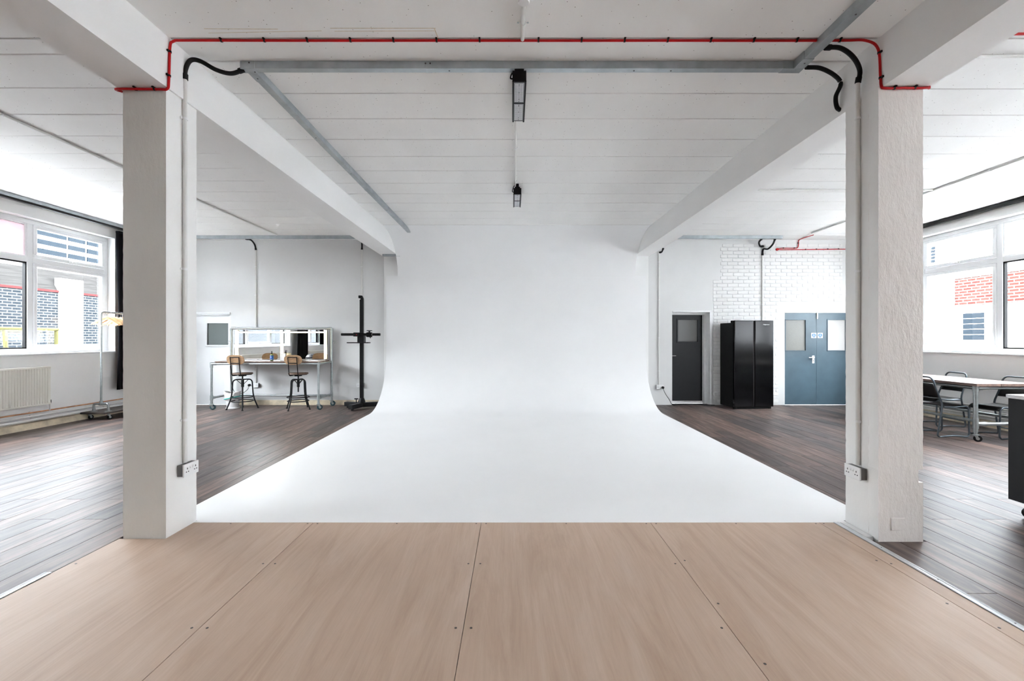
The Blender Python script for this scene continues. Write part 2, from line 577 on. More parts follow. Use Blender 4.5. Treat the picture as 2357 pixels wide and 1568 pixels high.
# plywood sheets over the middle of the floor
plyf = thing('floor_plywood', 'pale plywood sheets screwed down in front of the white cove', None, kind='structure')
g = .0016
SE = [-2.715, -1.494, -.235, 1.034, 2.300, 2.408]
YP1 = 3.416
def screw(parent, x, y):
    MB().lathe((x, y, -.0003), [(.0065, 0), (.0065, .0009)], 8).build('screw', m_screw, parent)
for i in range(5):
    a, b = SE[i] + g, SE[i + 1] - g
    for (ya, yb) in ((.976, YP1), (-1.46, .973), (YF, -1.463)):
        mb = MB()
        if i == 0 and yb == YP1:
            mb.prism([(a, ya), (b, ya), (b, yb), (-2.395, yb), (-2.395, 3.138), (a, 3.138)], 'z', -.02, 0)
        else:
            mb.box(a, b, ya, yb, -.02, 0)
        s_ = mb.build('plywood_sheet', m_ply, plyf, bevel=.0008, bseg=1)
        if yb == YP1:
            ys = [3.395, 2.79, 2.17] if i != 3 else [3.395, 2.83, 2.37, 1.93]
            for y in ys:
                for x in ((a + .035, b - .035) if i < 4 else (a + .02,)):
                    if not (i == 0 and x < -2.3 and y > 3.1):
                        screw(s_, x, y)
            if i < 4:
                screw(s_, (a + b) / 2, 3.395)

# ceiling of concrete planks between the beams
cei = MB().box(XL - .3, XR + .3, YF - .2, YB + .3, ZC + .03, ZC + .3).build('ceiling', m_hole)
tag(cei, 'white painted concrete plank ceiling', kind='structure')
def ceiling_bay(x0, x1, y_first, pitch, y_to, seed):
    rnd = random.Random(seed)
    me = MB().box(0, x1 - x0, .0026, pitch - .0026, ZC, ZC + .04)
    base = me.build('ceiling_plank', m_ceil, cei, bevel=.006, bseg=1, world=False)
    y, first = y_first, True
    while y < y_to - .02:
        o = base
        if not first:
            o = base.copy(); COL.objects.link(o)
        first = False
        o.location = (x0, y, rnd.uniform(0, .0018))
        o.rotation_euler = (0, 0, 0)
        y += pitch
ceiling_bay(-2.40, 2.56, 3.430, .447, YB, 1)
ceiling_bay(XL, -2.70, 3.345, .447, YB, 2)
ceiling_bay(2.84, XR, 3.360, .447, YB, 3)
for (x0, x1, ye) in ((-2.40, 2.56, 3.43), (XL, -2.70, 3.345), (2.84, XR, 3.36)):
    MB().box(x0, x1, 3.173, ye - .003, ZC + .002, ZC + .04).build('ceiling_plank', m_ceil, cei, bevel=.005, bseg=1)
    y = 3.165
    while y > YF:
        MB().box(x0, x1, max(y - 1.2, YF), y - .003, ZC, ZC + .04).build('ceiling_plank', m_ceil, cei, bevel=.005, bseg=1)
        y -= 1.2
# traces of old tape on the ceiling
tr = MB()
def strip(a, b, wd):
    a, b = Vector(a), Vector(b); d = (b - a).normalized(); s = Vector((-d.y, d.x, 0)) * wd / 2
    tr.prism([(a - s)[:2], (b - s)[:2], (b + s)[:2], (a + s)[:2]], 'z', ZC - .0004, ZC + .01)
for (pa, pb, wd) in (((760, 65), (1003, 65), .005), ((770, 72), (1000, 71), .004), ((1000, 66), (1010, 92), .006), ((470, 66), (640, 67), .005), ((480, 76), (740, 71), .004)):
    strip((pa[0] and at(pa[0], pa[1], 2.09 * F / (CY - pa[1]))), at(pb[0], pb[1], 2.09 * F / (CY - pb[1])), wd)
tr.build('tape_residue', m_residue, cei)

def side_wall(name, xi, xo, label):
    mb = MB()
    a, b = min(xi, xo), max(xi, xo)
    mb.box(a, b, YF - .2, YB + .3, -.12, WZ0 - .03)
    mb.box(a, b, YF - .2, YB + .3, WZ1, ZC + .05)
    for (y0, y1) in ((YF - .2, -4.6 if xi > 0 else .9), (.4, .9), (2.5, 3.6), (8.58, YB + .3)):
        mb.box(a, b, y0, y1, WZ0 - .03, WZ1)
    return tag(mb.build(name, m_wall), label, kind='structure')
side_wall('wall_left', XL, XL - .3, 'white plastered wall with windows over a radiator')
side_wall('wall_right', XR, XR + .3, 'white plastered wall with windows behind the dining table')
tag(MB().box(XL - .3, XR + .3, YF - .2, YF, -.12, ZC + .05).build('wall_front', M('front_wall_paint', (.62, .61, .60), .7)), 'plain wall behind the camera', kind='structure')
# back wall with three door openings
D1 = (-6.80, -5.965, 1.905)
D2 = (3.374, 4.20, 1.955)
D3 = (5.755, 7.105, 1.955)
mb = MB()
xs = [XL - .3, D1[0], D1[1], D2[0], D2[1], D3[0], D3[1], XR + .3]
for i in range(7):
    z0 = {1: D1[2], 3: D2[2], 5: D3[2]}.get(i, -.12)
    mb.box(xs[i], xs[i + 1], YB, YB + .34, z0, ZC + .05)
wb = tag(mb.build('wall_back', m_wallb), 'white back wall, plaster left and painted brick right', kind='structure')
# painted bricks standing proud of the joints
BL, BH = .2255, .0766
br_mesh = MB().box(.007, BL - .007, -.007, .02, .006, BH - .006)
br0 = br_mesh.build('brick', m_brickpaint, wb, bevel=.005, bseg=1, world=False)
used = []
rnd = random.Random(11)
def brick(x, z, wfrac=1.0):
    if wfrac >= .999:
        o = br0 if not used else br0.copy()
        if used: COL.objects.link(o)
        used.append(1)
    else:
        o = MB().box(.007, BL * wfrac - .007, -.007, .02, .006, BH - .006).build('brick', m_brickpaint, wb, bevel=.005, bseg=1, world=False)
    o.location = (x, YB + rnd.uniform(-.0015, .003), z + rnd.uniform(-.001, .001))
    o.rotation_euler = (0, rnd.uniform(-.006, .006), 0)
nrow = 0
def brick_row(z, x0, x1, off):
    x = 4.20 + off
    while x > x0: x -= BL
    while x < x1 - .04:
        a, b = max(x, x0), min(x + BL, x1)
        if b - a > .06:
            brick(a, z, (b - a) / BL)
        x += BL
for r in range(45):
    z = .02 + r * BH
    if z + BH > ZC - .03: break
    off = 0 if r % 2 else BL / 2
    off += rnd.uniform(-.012, .012)
    if z > 2.14:
        brick_row(z, 4.385 if z > 2.62 else 4.23, 6.98, off)
    elif z > 1.70:
        brick_row(z, 4.24, 5.63, off)
    else:
        brick_row(z, 4.24, 4.42, off)
        brick_row(z, 5.30, 5.62, off)

# beams and columns
for (x0, x1, lab, sd) in ((-2.73, -2.385, 'white painted concrete ceiling beam over the column beside the vanity', 3.), (2.545, 2.865, 'white painted concrete ceiling beam over the column beside the fridge', 8.)):
    b_ = rough_box(x0, x1, YF, YB, ZB, ZC + .03, .16, .004, .006, sd).build('beam', m_beam, smooth=35)
    tag(b_, lab, kind='structure')
cl = rough_box(-2.70, -2.40, 3.15, 3.455, -.03, ZB + .002, .032, .003, .0028, 1.).build('column', m_col_l, smooth=40)
tag(cl, 'square white concrete column with conduit, beside the clothes rack', kind='structure')
mbc = rough_box(2.52, 2.83, 3.22, 3.445, -.03, ZB + .002, .032, .003, .003, 5.)
# front slab with the chipped-out notch in its outer edge
def slab(z0, z1, x1):
    q = rough_box(2.52, x1, 3.135, 3.225, z0, z1, .028, .004, .0032, 9. + z0)
    mbc.add(q.v, q.f)
slab(-.03, .388, 2.83); slab(.388, .478, 2.798); slab(.478, ZB + .002, 2.83)
cr = mbc.build('column', m_col_r, smooth=40)
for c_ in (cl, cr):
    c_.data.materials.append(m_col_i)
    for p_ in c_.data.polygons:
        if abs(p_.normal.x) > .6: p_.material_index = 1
tag(cr, 'square rough-plastered concrete column with a notch chipped in its edge', kind='structure')
# raised patches of old shuttering marks on the right column
pm = MB()
pm.box(2.606, 2.70, 3.128, 3.14, .06, .145)
pm.build('shuttering_mark', m_col_r, cr, bevel=.002, bseg=1)

# the infinity cove
def arc(cx, cz, rx, rz, a0, a1, n):
    return [(cx + rx * math.cos(a0 + (a1 - a0) * i / n), cz + rz * math.sin(a0 + (a1 - a0) * i / n)) for i in range(n + 1)]
mb = MB()
low = [(3.455, 0)] + arc(8.32, 1.13, 1.13, 1.13, -PI / 2, 0, 28) + [(9.45, 2.69), (9.54, 2.69), (9.54, -.026), (3.455, -.026)]
mb.prism(low, 'x', -2.625, 2.765)
upp = [(9.45, 2.69)] + arc(8.37, 2.669, 1.08, .80, 0, PI / 2, 24) + [(9.60, 3.469), (9.60, 2.69)]
mb.prism(upp, 'x', -2.383, 2.543)
mb.box(-2.395, 2.512, YP1 + .001, 3.456, -.026, 0)
mb.box(2.462, 2.512, 3.17, YP1 + .002, -.026, 0)
cove = mb.build('infinity_cove', m_cove, smooth=25)
tag(cove, 'seamless white infinity cove curving from floor to wall', 'studio cove')
pil = MB()
pil.box(-2.70, -2.39, 9.545, YB, -.02, ZB + .003)
pil.box(2.55, 2.85, 9.545, YB, -.02, ZB + .003)
tag(pil.build('trim_1', m_wall), 'pilasters under the beam ends', kind='structure')
# thin dark edging along the white floor
ed = thing('trim_2', 'thin dark gap strip along the edge of the white floor', None, kind='structure')
MB().box(-2.637, -2.6255, 3.46, 8.35, -.026, -.006).build('edge_strip', m_hole, ed)
MB().box(2.7655, 2.777, 3.46, 8.30, -.026, -.006).build('edge_strip', m_hole, ed)

# aluminium floor strips beside the plywood
st = thing('floor_threshold_strip', 'ribbed aluminium threshold strip along the plywood beside the rough column', 'threshold strip', (2.41, 2.0, 0))
mb = MB().prism([(2.409, -.02), (2.409, .004), (2.420, .006), (2.430, .003), (2.442, .006), (2.452, .003), (2.463, -.018), (2.463, -.02)], 'y', -1.0, 3.415)
mb.build('strip', m_alu, st)
for y in (3.0, 2.6, 2.2, 1.8): MB().lathe((2.431, y, .003), [(.004, 0), (.004, .0016)], 8).build('screw', m_screw, st)
st = thing('floor_threshold_strip', 'short ribbed aluminium threshold strip at the plywood edge beside the clothes rack', 'threshold strip', (-2.72, 2.0, 0))
MB().prism([(-2.716, -.02), (-2.716, .004), (-2.727, .006), (-2.737, .003), (-2.749, .006), (-2.759, .003), (-2.770, -.018), (-2.770, -.02)], 'y', -1.0, 2.68).build('strip', m_alu, st)

# skirting / plinths
tag(MB().prism([(XL, ZD), (XL + .075, ZD), (XL + .06, .075), (XL, .085)], 'y', YF, YB - .01).build('baseboard_left', m_plinth), 'stained concrete plinth under the radiator', kind='structure')
tag(MB().prism([(XR, ZD), (XR - .075, ZD), (XR - .06, .075), (XR, .085)], 'y', YF, YB - .01).build('baseboard_right', m_plinth), 'concrete plinth under the window behind the table', kind='structure')
tag(MB().box(D1[1] + .06, -2.72, YB - .012, YB, ZD, .085).build('baseboard_back', m_plinth), 'stained low plinth along the wall behind the vanity', kind='structure')

# ------------------------------------------------------------------ windows
wn = [0]
def window(xi, sgn, y0, y1, mull, casements, film_bay, label):
    """sgn +1: room lies at greater x (left wall)"""
    wn[0] += 1
    root = thing('window_%d' % wn[0], label, None, (xi, (y0 + y1) / 2, WZ0), kind='structure')
    X = lambda d: xi - sgn * d          # d metres outward from the wall face
    def bx(mb, d0, d1, a, b, z0, z1):
        mb.box(min(X(d0), X(d1)), max(X(d0), X(d1)), a, b, z0, z1)
    zt = 2.63
    fr = MB()
    bx(fr, .14, .21, y0, y1, WZ0, WZ0 + .075); bx(fr, .14, .21, y0, y1, WZ1 - .07, WZ1)
    bx(fr, .14, .21, y0, y0 + .07, WZ0 + .075, WZ1 - .07); bx(fr, .14, .21, y1 - .07, y1, WZ0 + .075, WZ1 - .07)
    fr.build('frame', m_upvc, root, bevel=.006)
    ed = [y0 + .035] + list(mull) + [y1 - .035]
    for y in mull:
        m_ = MB(); bx(m_, .138, .21, y - .042, y + .042, WZ0 + .075, WZ1 - .07); m_.build('mullion', m_upvc, root, bevel=.006)
    for i in range(len(ed) - 1):
        a, b = ed[i] + .04, ed[i + 1] - .04
        m_ = MB(); bx(m_, .139, .21, a, b, zt - .04, zt + .04); m_.build('transom', m_upvc, root, bevel=.006)
        for (z0, z1, up) in ((WZ0 + .075, zt - .04, 0), (zt + .04, WZ1 - .07, 1)):
            aa, bb, zz0, zz1 = a, b, z0, z1
            if i in casements:
                s = .058
                m_ = MB()
                bx(m_, .125, .195, a + .004, b - .004, z0 + .004, z0 + s); bx(m_, .125, .195, a + .004, b - .004, z1 - s, z1 - .004)
                bx(m_, .125, .195, a + .004, a + s, z0 + s, z1 - s); bx(m_, .125, .195, b - s, b - .004, z0 + s, z1 - s)
                sash = m_.build('sash', m_upvc, root, bevel=.006)
                hz = z0 + .03
                m_ = MB(); c = (a + b) / 2
                bx(m_, .115, .126, c - .05, c + .05, hz - .014, hz + .014); bx(m_, .100, .116, c - .012, c + .07, hz - .009, hz + .009)
                m_.build('handle', m_white, sash, bevel=.003)
                aa, bb, zz0, zz1 = a + s, b - s, z0 + s, z1 - s
            else:
                m_ = MB()
                q = .02
                bx(m_, .150, .20, aa, bb, zz0, zz0 + q); bx(m_, .150, .20, aa, bb, zz1 - q, zz1)
                bx(m_, .150, .20, aa, aa + q, zz0 + q, zz1 - q); bx(m_, .150, .20, bb - q, bb, zz0 + q, zz1 - q)
                m_.build('glazing_bead', m_rubber if up == 0 else m_upvc, root)
                aa, bb, zz0, zz1 = aa + q, bb - q, zz0 + q, zz1 - q
            m_ = MB()
            pts = [(X(.172), aa, zz0), (X(.172), bb, zz0), (X(.172), bb, zz1), (X(.172), aa, zz1)]
            m_.add(pts, [(0, 1, 2, 3)])
            pn = m_.build('pane', m_pinkfilm if (i == film_bay and up) else m_glass, root)
            if i == film_bay and up: pn['label'] = 'pane covered with pink film'
    s_ = MB(); bx(s_, -.03, .215, y0 - .0, y1 + .0, WZ0 - .028, WZ0)
    s_.build('window_sill', m_upvc, root, bevel=.006)
    return root
ML = (4.55, 5.88, 7.20)
window(XL, 1, 3.6, 8.58, ML, (1, 3), 2, 'long white framed window looking onto a dark brick building')
window(XL, 1, .9, 2.5, (1.7,), (1,), -1, 'short white framed window beyond the curtain')
window(XR, -1, 3.6, 8.58, ML, (1, 3), -1, 'long white framed window looking onto a red brick building')
window(XR, -1, .9, 2.5, (1.7,), (1,), -1, 'short white framed window nearer the camera')
window(XR, -1, -4.6, .4, (-2.95, -1.3), (1,), -1, 'white framed window behind the camera on the table side')

# ------------------------------------------------------------------ doors
def leaf(mb, x0, x1, y0, y1, z0, z1, wx0, wx1, wz0, wz1):
    mb.box(x0, wx0, y0, y1, z0, z1); mb.box(wx1, x1, y0, y1, z0, z1)
    mb.box(wx0, wx1, y0, y1, z0, wz0); mb.box(wx0, wx1, y0, y1, wz1, z1)
    return mb
def bead(x0, x1, y0, y1, z0, z1, q):
    m_ = MB()
    m_.box(x0 - q, x1 + q, y0, y1, z0 - q, z0); m_.box(x0 - q, x1 + q, y0, y1, z1, z1 + q)
    m_.box(x0 - q, x0, y0, y1, z0, z1); m_.box(x1, x1 + q, y0, y1, z0, z1)
    return m_
# white door on the left
d = thing('door_1', 'white painted door with a square glass pane beside the vanity', None, ((D1[0] + D1[1]) / 2, YB, ZD), kind='structure')
lf = leaf(MB(), D1[0] + .03, D1[1] - .03, YB + .05, YB + .095, ZD + .006, D1[2] - .03, -6.50, -6.03, 1.24, 1.72).build('door_leaf', m_doorwhite, d)
MB().box(-6.50, -6.03, YB + .066, YB + .074, 1.24, 1.72).build('glass_pane', m_doorglass_w, lf)
bead(-6.49, -6.04, YB + .036, YB + .052, 1.25, 1.71, .035).build('glazing_bead', m_doorwhite, lf, bevel=.003)
MB().box(D1[0], D1[0] + .03, YB - .0, YB + .13, ZD, D1[2]).box(D1[1] - .03, D1[1], YB, YB + .13, ZD, D1[2]).box(D1[0], D1[1], YB, YB + .13, D1[2] - .03, D1[2]).build('door_frame', m_doorwhite, d)
MB().box(D1[0] - .02, D1[1] + .0, YB - .028, YB, D1[2] - .005, D1[2] + .035).build('architrave', m_doorwhite, d, bevel=.004)
# black door
d = thing('door_2', 'black painted door in a deep grey frame beside the fridge', None, ((D2[0] + D2[1]) / 2, YB, ZD), kind='structure')
lf = leaf(MB(), D2[0] + .04, 4.115, YB + .26, YB + .305, .035, 1.895, 3.58, 4.02, 1.31, 1.80).build('door_leaf', m_doorblack, d)
MB().box(3.58, 4.02, YB + .276, YB + .284, 1.31, 1.80).build('glass_pane', m_doorglass_k, lf)
bead(3.59, 4.01, YB + .246, YB + .262, 1.32, 1.79, .03).build('glazing_bead', m_doorblack, lf, bevel=.003)
MB().box(D2[0], 4.115, YB + .255, YB + .33, ZD, .03).build('threshold', m_frame, d)
fm = MB()
fm.box(D2[0], D2[0] + .04, YB + .2, YB + .33, ZD, 1.90); fm.box(4.115, 4.165, YB + .16, YB + .33, ZD, 1.90); fm.box(4.165, 4.2, YB + .0, YB + .2, ZD, 1.955)
fm.box(D2[0], 4.165, YB + .16, YB + .33, 1.895, 1.955); fm.box(D2[0], 4.2, YB - .012, YB + .02, 1.94, 1.975); fm.box(4.165, 4.215, YB - .012, YB + .02, ZD, 1.94)
fm.build('door_frame', m_frame, d, bevel=.004)
hd = MB(); hd.box(3.415, 3.445, YB + .235, YB + .262, .93, 1.08); hd.tube([(3.43, YB + .25, 1.01), (3.43, YB + .21, 1.01), (3.53, YB + .21, 1.01)], .009, 8)
hd.build('door_handle', m_chrome, lf, smooth=40)
MB().box(D2[0] - .1, D2[1] + .1, YB + .335, YB + .36, ZD, 2.0).build('backing_panel', m_hole, d)
# double doors
d = thing('door_3', 'slate blue double doors with frosted panes and a lever handle', None, ((D3[0] + D3[1]) / 2, YB, ZD), kind='structure')
xm = 6.430
for (x0, x1, wx0, wx1, fm_, lab) in ((D3[0] + .004, xm - .002, 5.775, 6.20, m_frost_a, 'door leaf with grainy obscured glass'), (xm + .002, D3[1] - .004, 6.665, 7.05, m_frost_b, 'door leaf with white frosted glass')):
    lf = leaf(MB(), x0, x1, YB + .008, YB + .055, ZD + .008, 1.925, wx0, wx1, 1.13, 1.78).build('door_leaf', m_doorblue, d)
    lf['label'] = lab
    bead(wx0 + .004, wx1 - .004, YB - .002, YB + .012, 1.134, 1.776, .018).build('glazing_bead', m_doorblue, lf, bevel=.003)
    MB().box(wx0, wx1, YB + .034, YB + .040, 1.13, 1.78).build('glass_pane', fm_, lf)
    if x0 < 6:
        hp = MB().box(6.335, 6.385, YB + .000, YB + .009, .86, 1.025).build('handle_plate', m_white, lf, bevel=.006)
        MB().tube(round_path([(6.36, YB + .005, .985), (6.36, YB - .045, .985), (6.235, YB - .045, .982)], .015), .010, 10).build('lever', m_chrome, hp, smooth=50)
        MB().box(6.356, 6.364, YB - .0015, YB + .002, .90, .93).build('keyhole', m_hole, hp)
    sx = 6.372 if x0 < 6 else 6.506
    sg = MB().box(sx - .055, sx + .055, YB + .003, YB + .009, 1.395, 1.505).build('fire_door_sign', m_white, lf)
    sg['label'] = 'white square sign with a blue disc'
    MB().lathe((sx, YB + .0035, 1.450), [(.042, -.0016), (.042, .002)], 28, 'y').build('blue_disc', m_signblue, sg)
    for (t, z, s) in (('Fire', 1.468, .020), ('door', 1.447, .022), ('keep shut', 1.428, .018)):
        text_mesh('sign_text', t, s, m_white, sg, (sx, YB + .0012, z))
MB().box(D3[0], D3[1], YB - .004, YB + .06, 1.927, 1.955).build('door_frame', m_frame, d, bevel=.003)
MB().box(6.425, 6.45, YB - .012, YB + .008, 1.80, 1.95).build('flush_bolt', m_chrome, d, bevel=.003)

# ------------------------------------------------------------------ trunking, conduit and cable runs
def trunk(name, label, boxes, screws=(), group='galvanised cable trunking under the ceiling'):
    c = Vector(((boxes[0][0] + boxes[0][1]) / 2, (boxes[0][2] + boxes[0][3]) / 2, boxes[0][4]))
    t = thing(name, label, 'cable trunking', c, group=group)
    for i, b in enumerate(boxes):
        o = MB().box(*b).build('channel' if i == 0 else 'coupler', m_galv, t, bevel=.002, bseg=1)
    for s in screws:
        MB().lathe(s[0], [(.006, -.0015), (.006, .0015)], 8, s[1]).build('screw', m_screw, t)
    return t
t = trunk('cable_trunking', 'grey steel trunking running across the ceiling in front of the first light',
      [(-2.045, 2.185, 3.42, 3.475, 3.413, ZC + .001), (-2.05, -1.94, 3.417, 3.478, 3.410, 3.470), (-.66, -.61, 3.4185, 3.477, 3.4115, 3.470), (2.03, 2.19, 3.417, 3.478, 3.410, 3.47)],
      [((-.655, 3.4175, 3.45), 'y'), ((-.62, 3.4175, 3.45), 'y'), ((-.48, 3.45, 3.4125), 'z'), ((.92, 3.45, 3.4125), 'z'), ((1.2, 3.45, 3.4125), 'z'), ((-1.98, 3.416, 3.455), 'y'), ((-1.96, 3.46, 3.4095), 'z')])
MB().box(-2.03, 2.17, 3.4192, 3.4215, 3.4135, 3.424).build('lid_lip', m_galv, t)
t = trunk('cable_trunking', 'grey steel trunking running back along the ceiling beside the beam over the vanity',
      [(-2.02, -1.958, 3.48, 8.72, 3.413, ZC + .001), (-2.023, -1.955, 3.479, 3.60, 3.410, 3.47), (-2.022, -1.956, 6.2, 6.26, 3.411, 3.47)],
      [((-1.99, 3.55, 3.4095), 'z'), ((-1.99, 4.6, 3.4125), 'z'), ((-1.99, 5.6, 3.4125), 'z'), ((-1.99, 7.2, 3.4125), 'z')])
t = trunk('cable_trunking', 'grey steel trunking running towards the camera beside the beam over the rough column',
      [(2.118, 2.185, .6, 3.418, 3.413, ZC + .001), (2.112, 2.19, 3.30, 3.417, 3.409, 3.470)],
      [((2.15, 2.85, 3.4125), 'z'), ((2.15, 3.35, 3.4085), 'z'), ((2.15, 2.2, 3.4125), 'z')])
trunk('cable_trunking', 'grey steel trunking along the top of the wall above the vanity', [(-7.2, -3.11, 9.19, 9.245, 3.405, ZC + .001), (-5.2, -5.15, 9.188, 9.247, 3.403, 3.47)])
trunk('cable_trunking', 'grey steel trunking along the top of the brick wall above the fridge', [(2.95, 5.455, 9.19, 9.245, 3.405, ZC + .001), (5.40, 5.457, 9.188, 9.247, 3.403, 3.47)])
trunk('trunking_bracket', 'small grey steel bracket under the beam end beside the cove', [(-2.665, -2.30, 9.30, 9.35, ZB - .046, ZB - .001), (-2.35, -2.30, 9.30, 9.35, ZB - .001, ZB + .06)], [((-2.59, 9.299, ZB - .02), 'y'), ((-2.38, 9.299, ZB - .02), 'y')], group=None)
trunk('curtain_track', 'grey steel channel with black curtain track above the left window', [(-7.255, -7.185, YF, YB - .02, 3.418, ZC + .001)], group=None)
MB().box(-7.25, -7.19, YF, YB - .02, 3.385, 3.4175).build('track', m_black, bpy.data.objects['curtain_track'])
tag(MB().box(7.475, 7.535, YF, YB - .02, 3.405, 3.462).build('curtain_rail', m_black, bevel=.004), 'black rail along the ceiling above the right window', 'curtain rail')

def saddle(parent, p, axis, wall, r=.014):
    """clip round a conduit: axis of the pipe, wall = direction towards the surface"""
    p, wall = Vector(p), Vector(wall)
    ax = Vector(axis)
    s = ax.cross(wall)
    m_ = MB()
    m_.tube([p - ax * .008, p + ax * .008], r + .004, 12)
    e = p + wall * (r - .003) + s * (r + .012)
    m_.tube([e, e - wall * .006], .009, 8)
    m_.build('clip', m_white, parent, smooth=40)
def conduit(name, label, pts, r, clips, axis, wall, group=None, mat=None):
    t = thing(name, label, 'conduit', pts[0], group=group)
    MB().tube(round_path(pts, .04), r, 12).build('pipe', mat or m_conduit, t, smooth=50)
    for c in clips: saddle(t, c, axis, wall, r)
    return t
def socket(label, loc, rotz, plug_side=None):
    """double wall socket: faces local -y, back on y=0"""
    t = thing('wall_socket', label, 'socket', loc, rotz)
    MB().box(-.072, .072, -.042, 0, -.041, .041).build('back_box', m_darkbox, t, bevel=.004, world=False)
    fp = MB().box(-.076, .076, -.054, -.042, -.045, .045).build('face_plate', m_white, t, bevel=.003, world=False)
    sl = MB()
    for sx in (-.042, .042):
        sl.box(sx - .003, sx + .003, -.0552, -.053, .006, .018)
        sl.box(sx - .015, sx - .006, -.0552, -.053, -.014, -.008); sl.box(sx + .006, sx + .015, -.0552, -.053, -.014, -.008)
    sl.build('pin_slot', m_hole, fp, world=False)['kind'] = 'stuff'
    for sx in (-.012, .012):
        MB().prism([(-.060, .012), (-.054, .028), (-.0535, .028), (-.0535, .008), (-.056, .008)], 'x', sx - .006, sx + .006).build('switch', m_white, fp, world=False)
    return t
conduit('conduit_pipe', 'white vertical conduit on the column beside the clothes rack', [(-2.384, 3.31, .48), (-2.384, 3.31, 3.27)], .0145,
        [(-2.384, 3.31, z) for z in (.79, 1.886, 2.98)], (0, 0, 1), (-1, 0, 0))
conduit('conduit_pipe', 'white vertical conduit on the rough-plastered column', [(2.504, 3.30, .465), (2.504, 3.30, 3.235)], .0145,
        [(2.504, 3.30, z) for z in (.78, 1.87, 2.98)], (0, 0, 1), (1, 0, 0))
socket('white double socket low on the column beside the clothes rack', (-2.399, 3.322, .432), PI / 2)
socket('white double socket low on the rough-plastered column', (2.519, 3.306, .413), -PI / 2)
# black flexible hoses
def hose(label, pts, r=.0155, cuffs=True, clip=None):
    t = thing('flexible_hose', label, 'hose', pts[0], group='black flexible conduit hoses')
    pp = smooth_path(pts, 8)
    MB().tube(pp, r, 12).build('hose', m_rubber, t, smooth=50)
    if cuffs:
        for (a, b) in ((pp[0], pp[1]), (pp[-1], pp[-2])):
            d_ = (b - a).normalized()
            MB().tube([a, a + d_ * .04], r * 1.28, 12).build('cuff', m_rubber, t, smooth=40)
    if clip is not None:
        MB().tube([Vector(clip) - Vector((0, .004, .008)), Vector(clip) + Vector((0, .004, .008))], r * 1.35, 12).build('clip', m_white, t, smooth=40)
    return t
hose('black hose looping from the column conduit to the trunking, beside the red cable', [(-2.384, 3.31, 3.265), (-2.382, 3.312, 3.34), (-2.355, 3.325, 3.415), (-2.30, 3.35, 3.425), (-2.21, 3.39, 3.385), (-2.12, 3.425, 3.378), (-2.035, 3.445, 3.42)])
hose('black hose curving from the trunking down to the conduit on the rough column', [at(1900, 109, 3.18), at(1935, 111, 3.20), at(1964, 132, 3.24), at(1979, 162, 3.28), (2.504, 3.30, 3.235)])
hose('black hose hanging from the trunking corner against the right beam', [at(1855, 155, 3.45), at(1888, 157, 3.46), at(1920, 173, 3.48), at(1935, 193, 3.50), at(1924, 222, 3.52), at(1926, 246, 3.53), at(1934, 254, 3.54)], cuffs=False, clip=at(1935, 190, 3.50))
# vertical conduits on the back wall with hoses and sockets
for (px, z0, z1, lab, cz) in ((589, .42, 3.27, 'white vertical conduit on the wall behind the vanity mirror', (2.9, 2.3, .75)),
                              (833, .42, 3.28, 'white vertical conduit on the wall behind the black camera stand', (2.9, 2.3)),
                              (1517, .40, 3.22, 'white vertical conduit on the wall between cove and black door', (3.0, 2.2, 1.4, .7)),
                              (1755, .30, 3.17, 'white vertical conduit on the brick wall above the fridge', (2.8, 2.1))):
    x = (px - CX) * 9.6 / F
    conduit('conduit_pipe', lab, [(x, 9.602, z0), (x, 9.602, z1)], .0145, [(x, 9.602, z) for z in cz], (0, 0, 1), (0, 1, 0))
def xw(px, y=9.6): return (px - CX) * y / F
hose('small black hose from trunking to the conduit above the vanity', [at(566, 550, 9.25), at(578, 553, 9.4), at(586, 563, 9.6), (xw(589), 9.602, 3.25)], .016)
hose('small black hose from trunking to the conduit above the camera stand', [at(824, 550, 9.25), at(830, 553, 9.4), at(833, 561, 9.6), (xw(833), 9.602, 3.26)], .016)
hose('black hose dropping from the trunking to the conduit above the fridge', [at(1784, 550, 9.25), at(1779, 562, 9.45), at(1768, 573, 9.57), at(1757, 574, 9.59), (xw(1755), 9.602, 3.14)], .018)
hose('short curved black hose ending against the brick wall above the fridge', [at(1753, 550, 9.25), at(1747, 558, 9.45), at(1750, 567, 9.57), at(1757, 567, 9.59)], .018)
hose('short black hose ends under the beam beside the black door', [at(1527, 571, 9.55), at(1523, 580, 9.58), (xw(1517), 9.602, 3.20)], .016)
socket('white socket on the wall under the vanity with a black plug', (xw(588), YB - .001, .40), 0)
socket('white socket low on the wall behind the camera stand', (xw(830), YB - .001, .405), 0)
socket('white socket low on the wall between cove and black door', (xw(1518), YB - .001, .365), 0)
def plug(label, loc, pts):
    t = thing('power_plug', label, 'plug', loc)
    l = Vector(loc)
    MB().lathe(l, [(.018, -.042), (.026, -.036), (.026, -.004), (.024, 0)], 14, 'y').build('plug_body', m_rubber, t, smooth=40)
    MB().tube(smooth_path([l + Vector((0, -.02, -.02))] + [Vector(p) for p in pts], 8), .005, 8).build('cord', m_rubber, t, smooth=50)
plug('black plug and cord hanging under the vanity', (xw(577), YB - .052, .405), [(xw(574), 9.5, .30), (xw(560), 9.45, .22), (xw(548), 9.45, .30), (xw(540), 9.47, .55), (xw(538), 9.48, .82)])
plug('black plug and cord leading to the floor beside the black door', (xw(1524), YB - .052, .355), [(xw(1528), 9.5, .23), (xw(1536), 9.5, .12), (xw(1547), 9.52, -.01), (3.7, 9.75, -.012), (4.25, 9.57, -.012)])

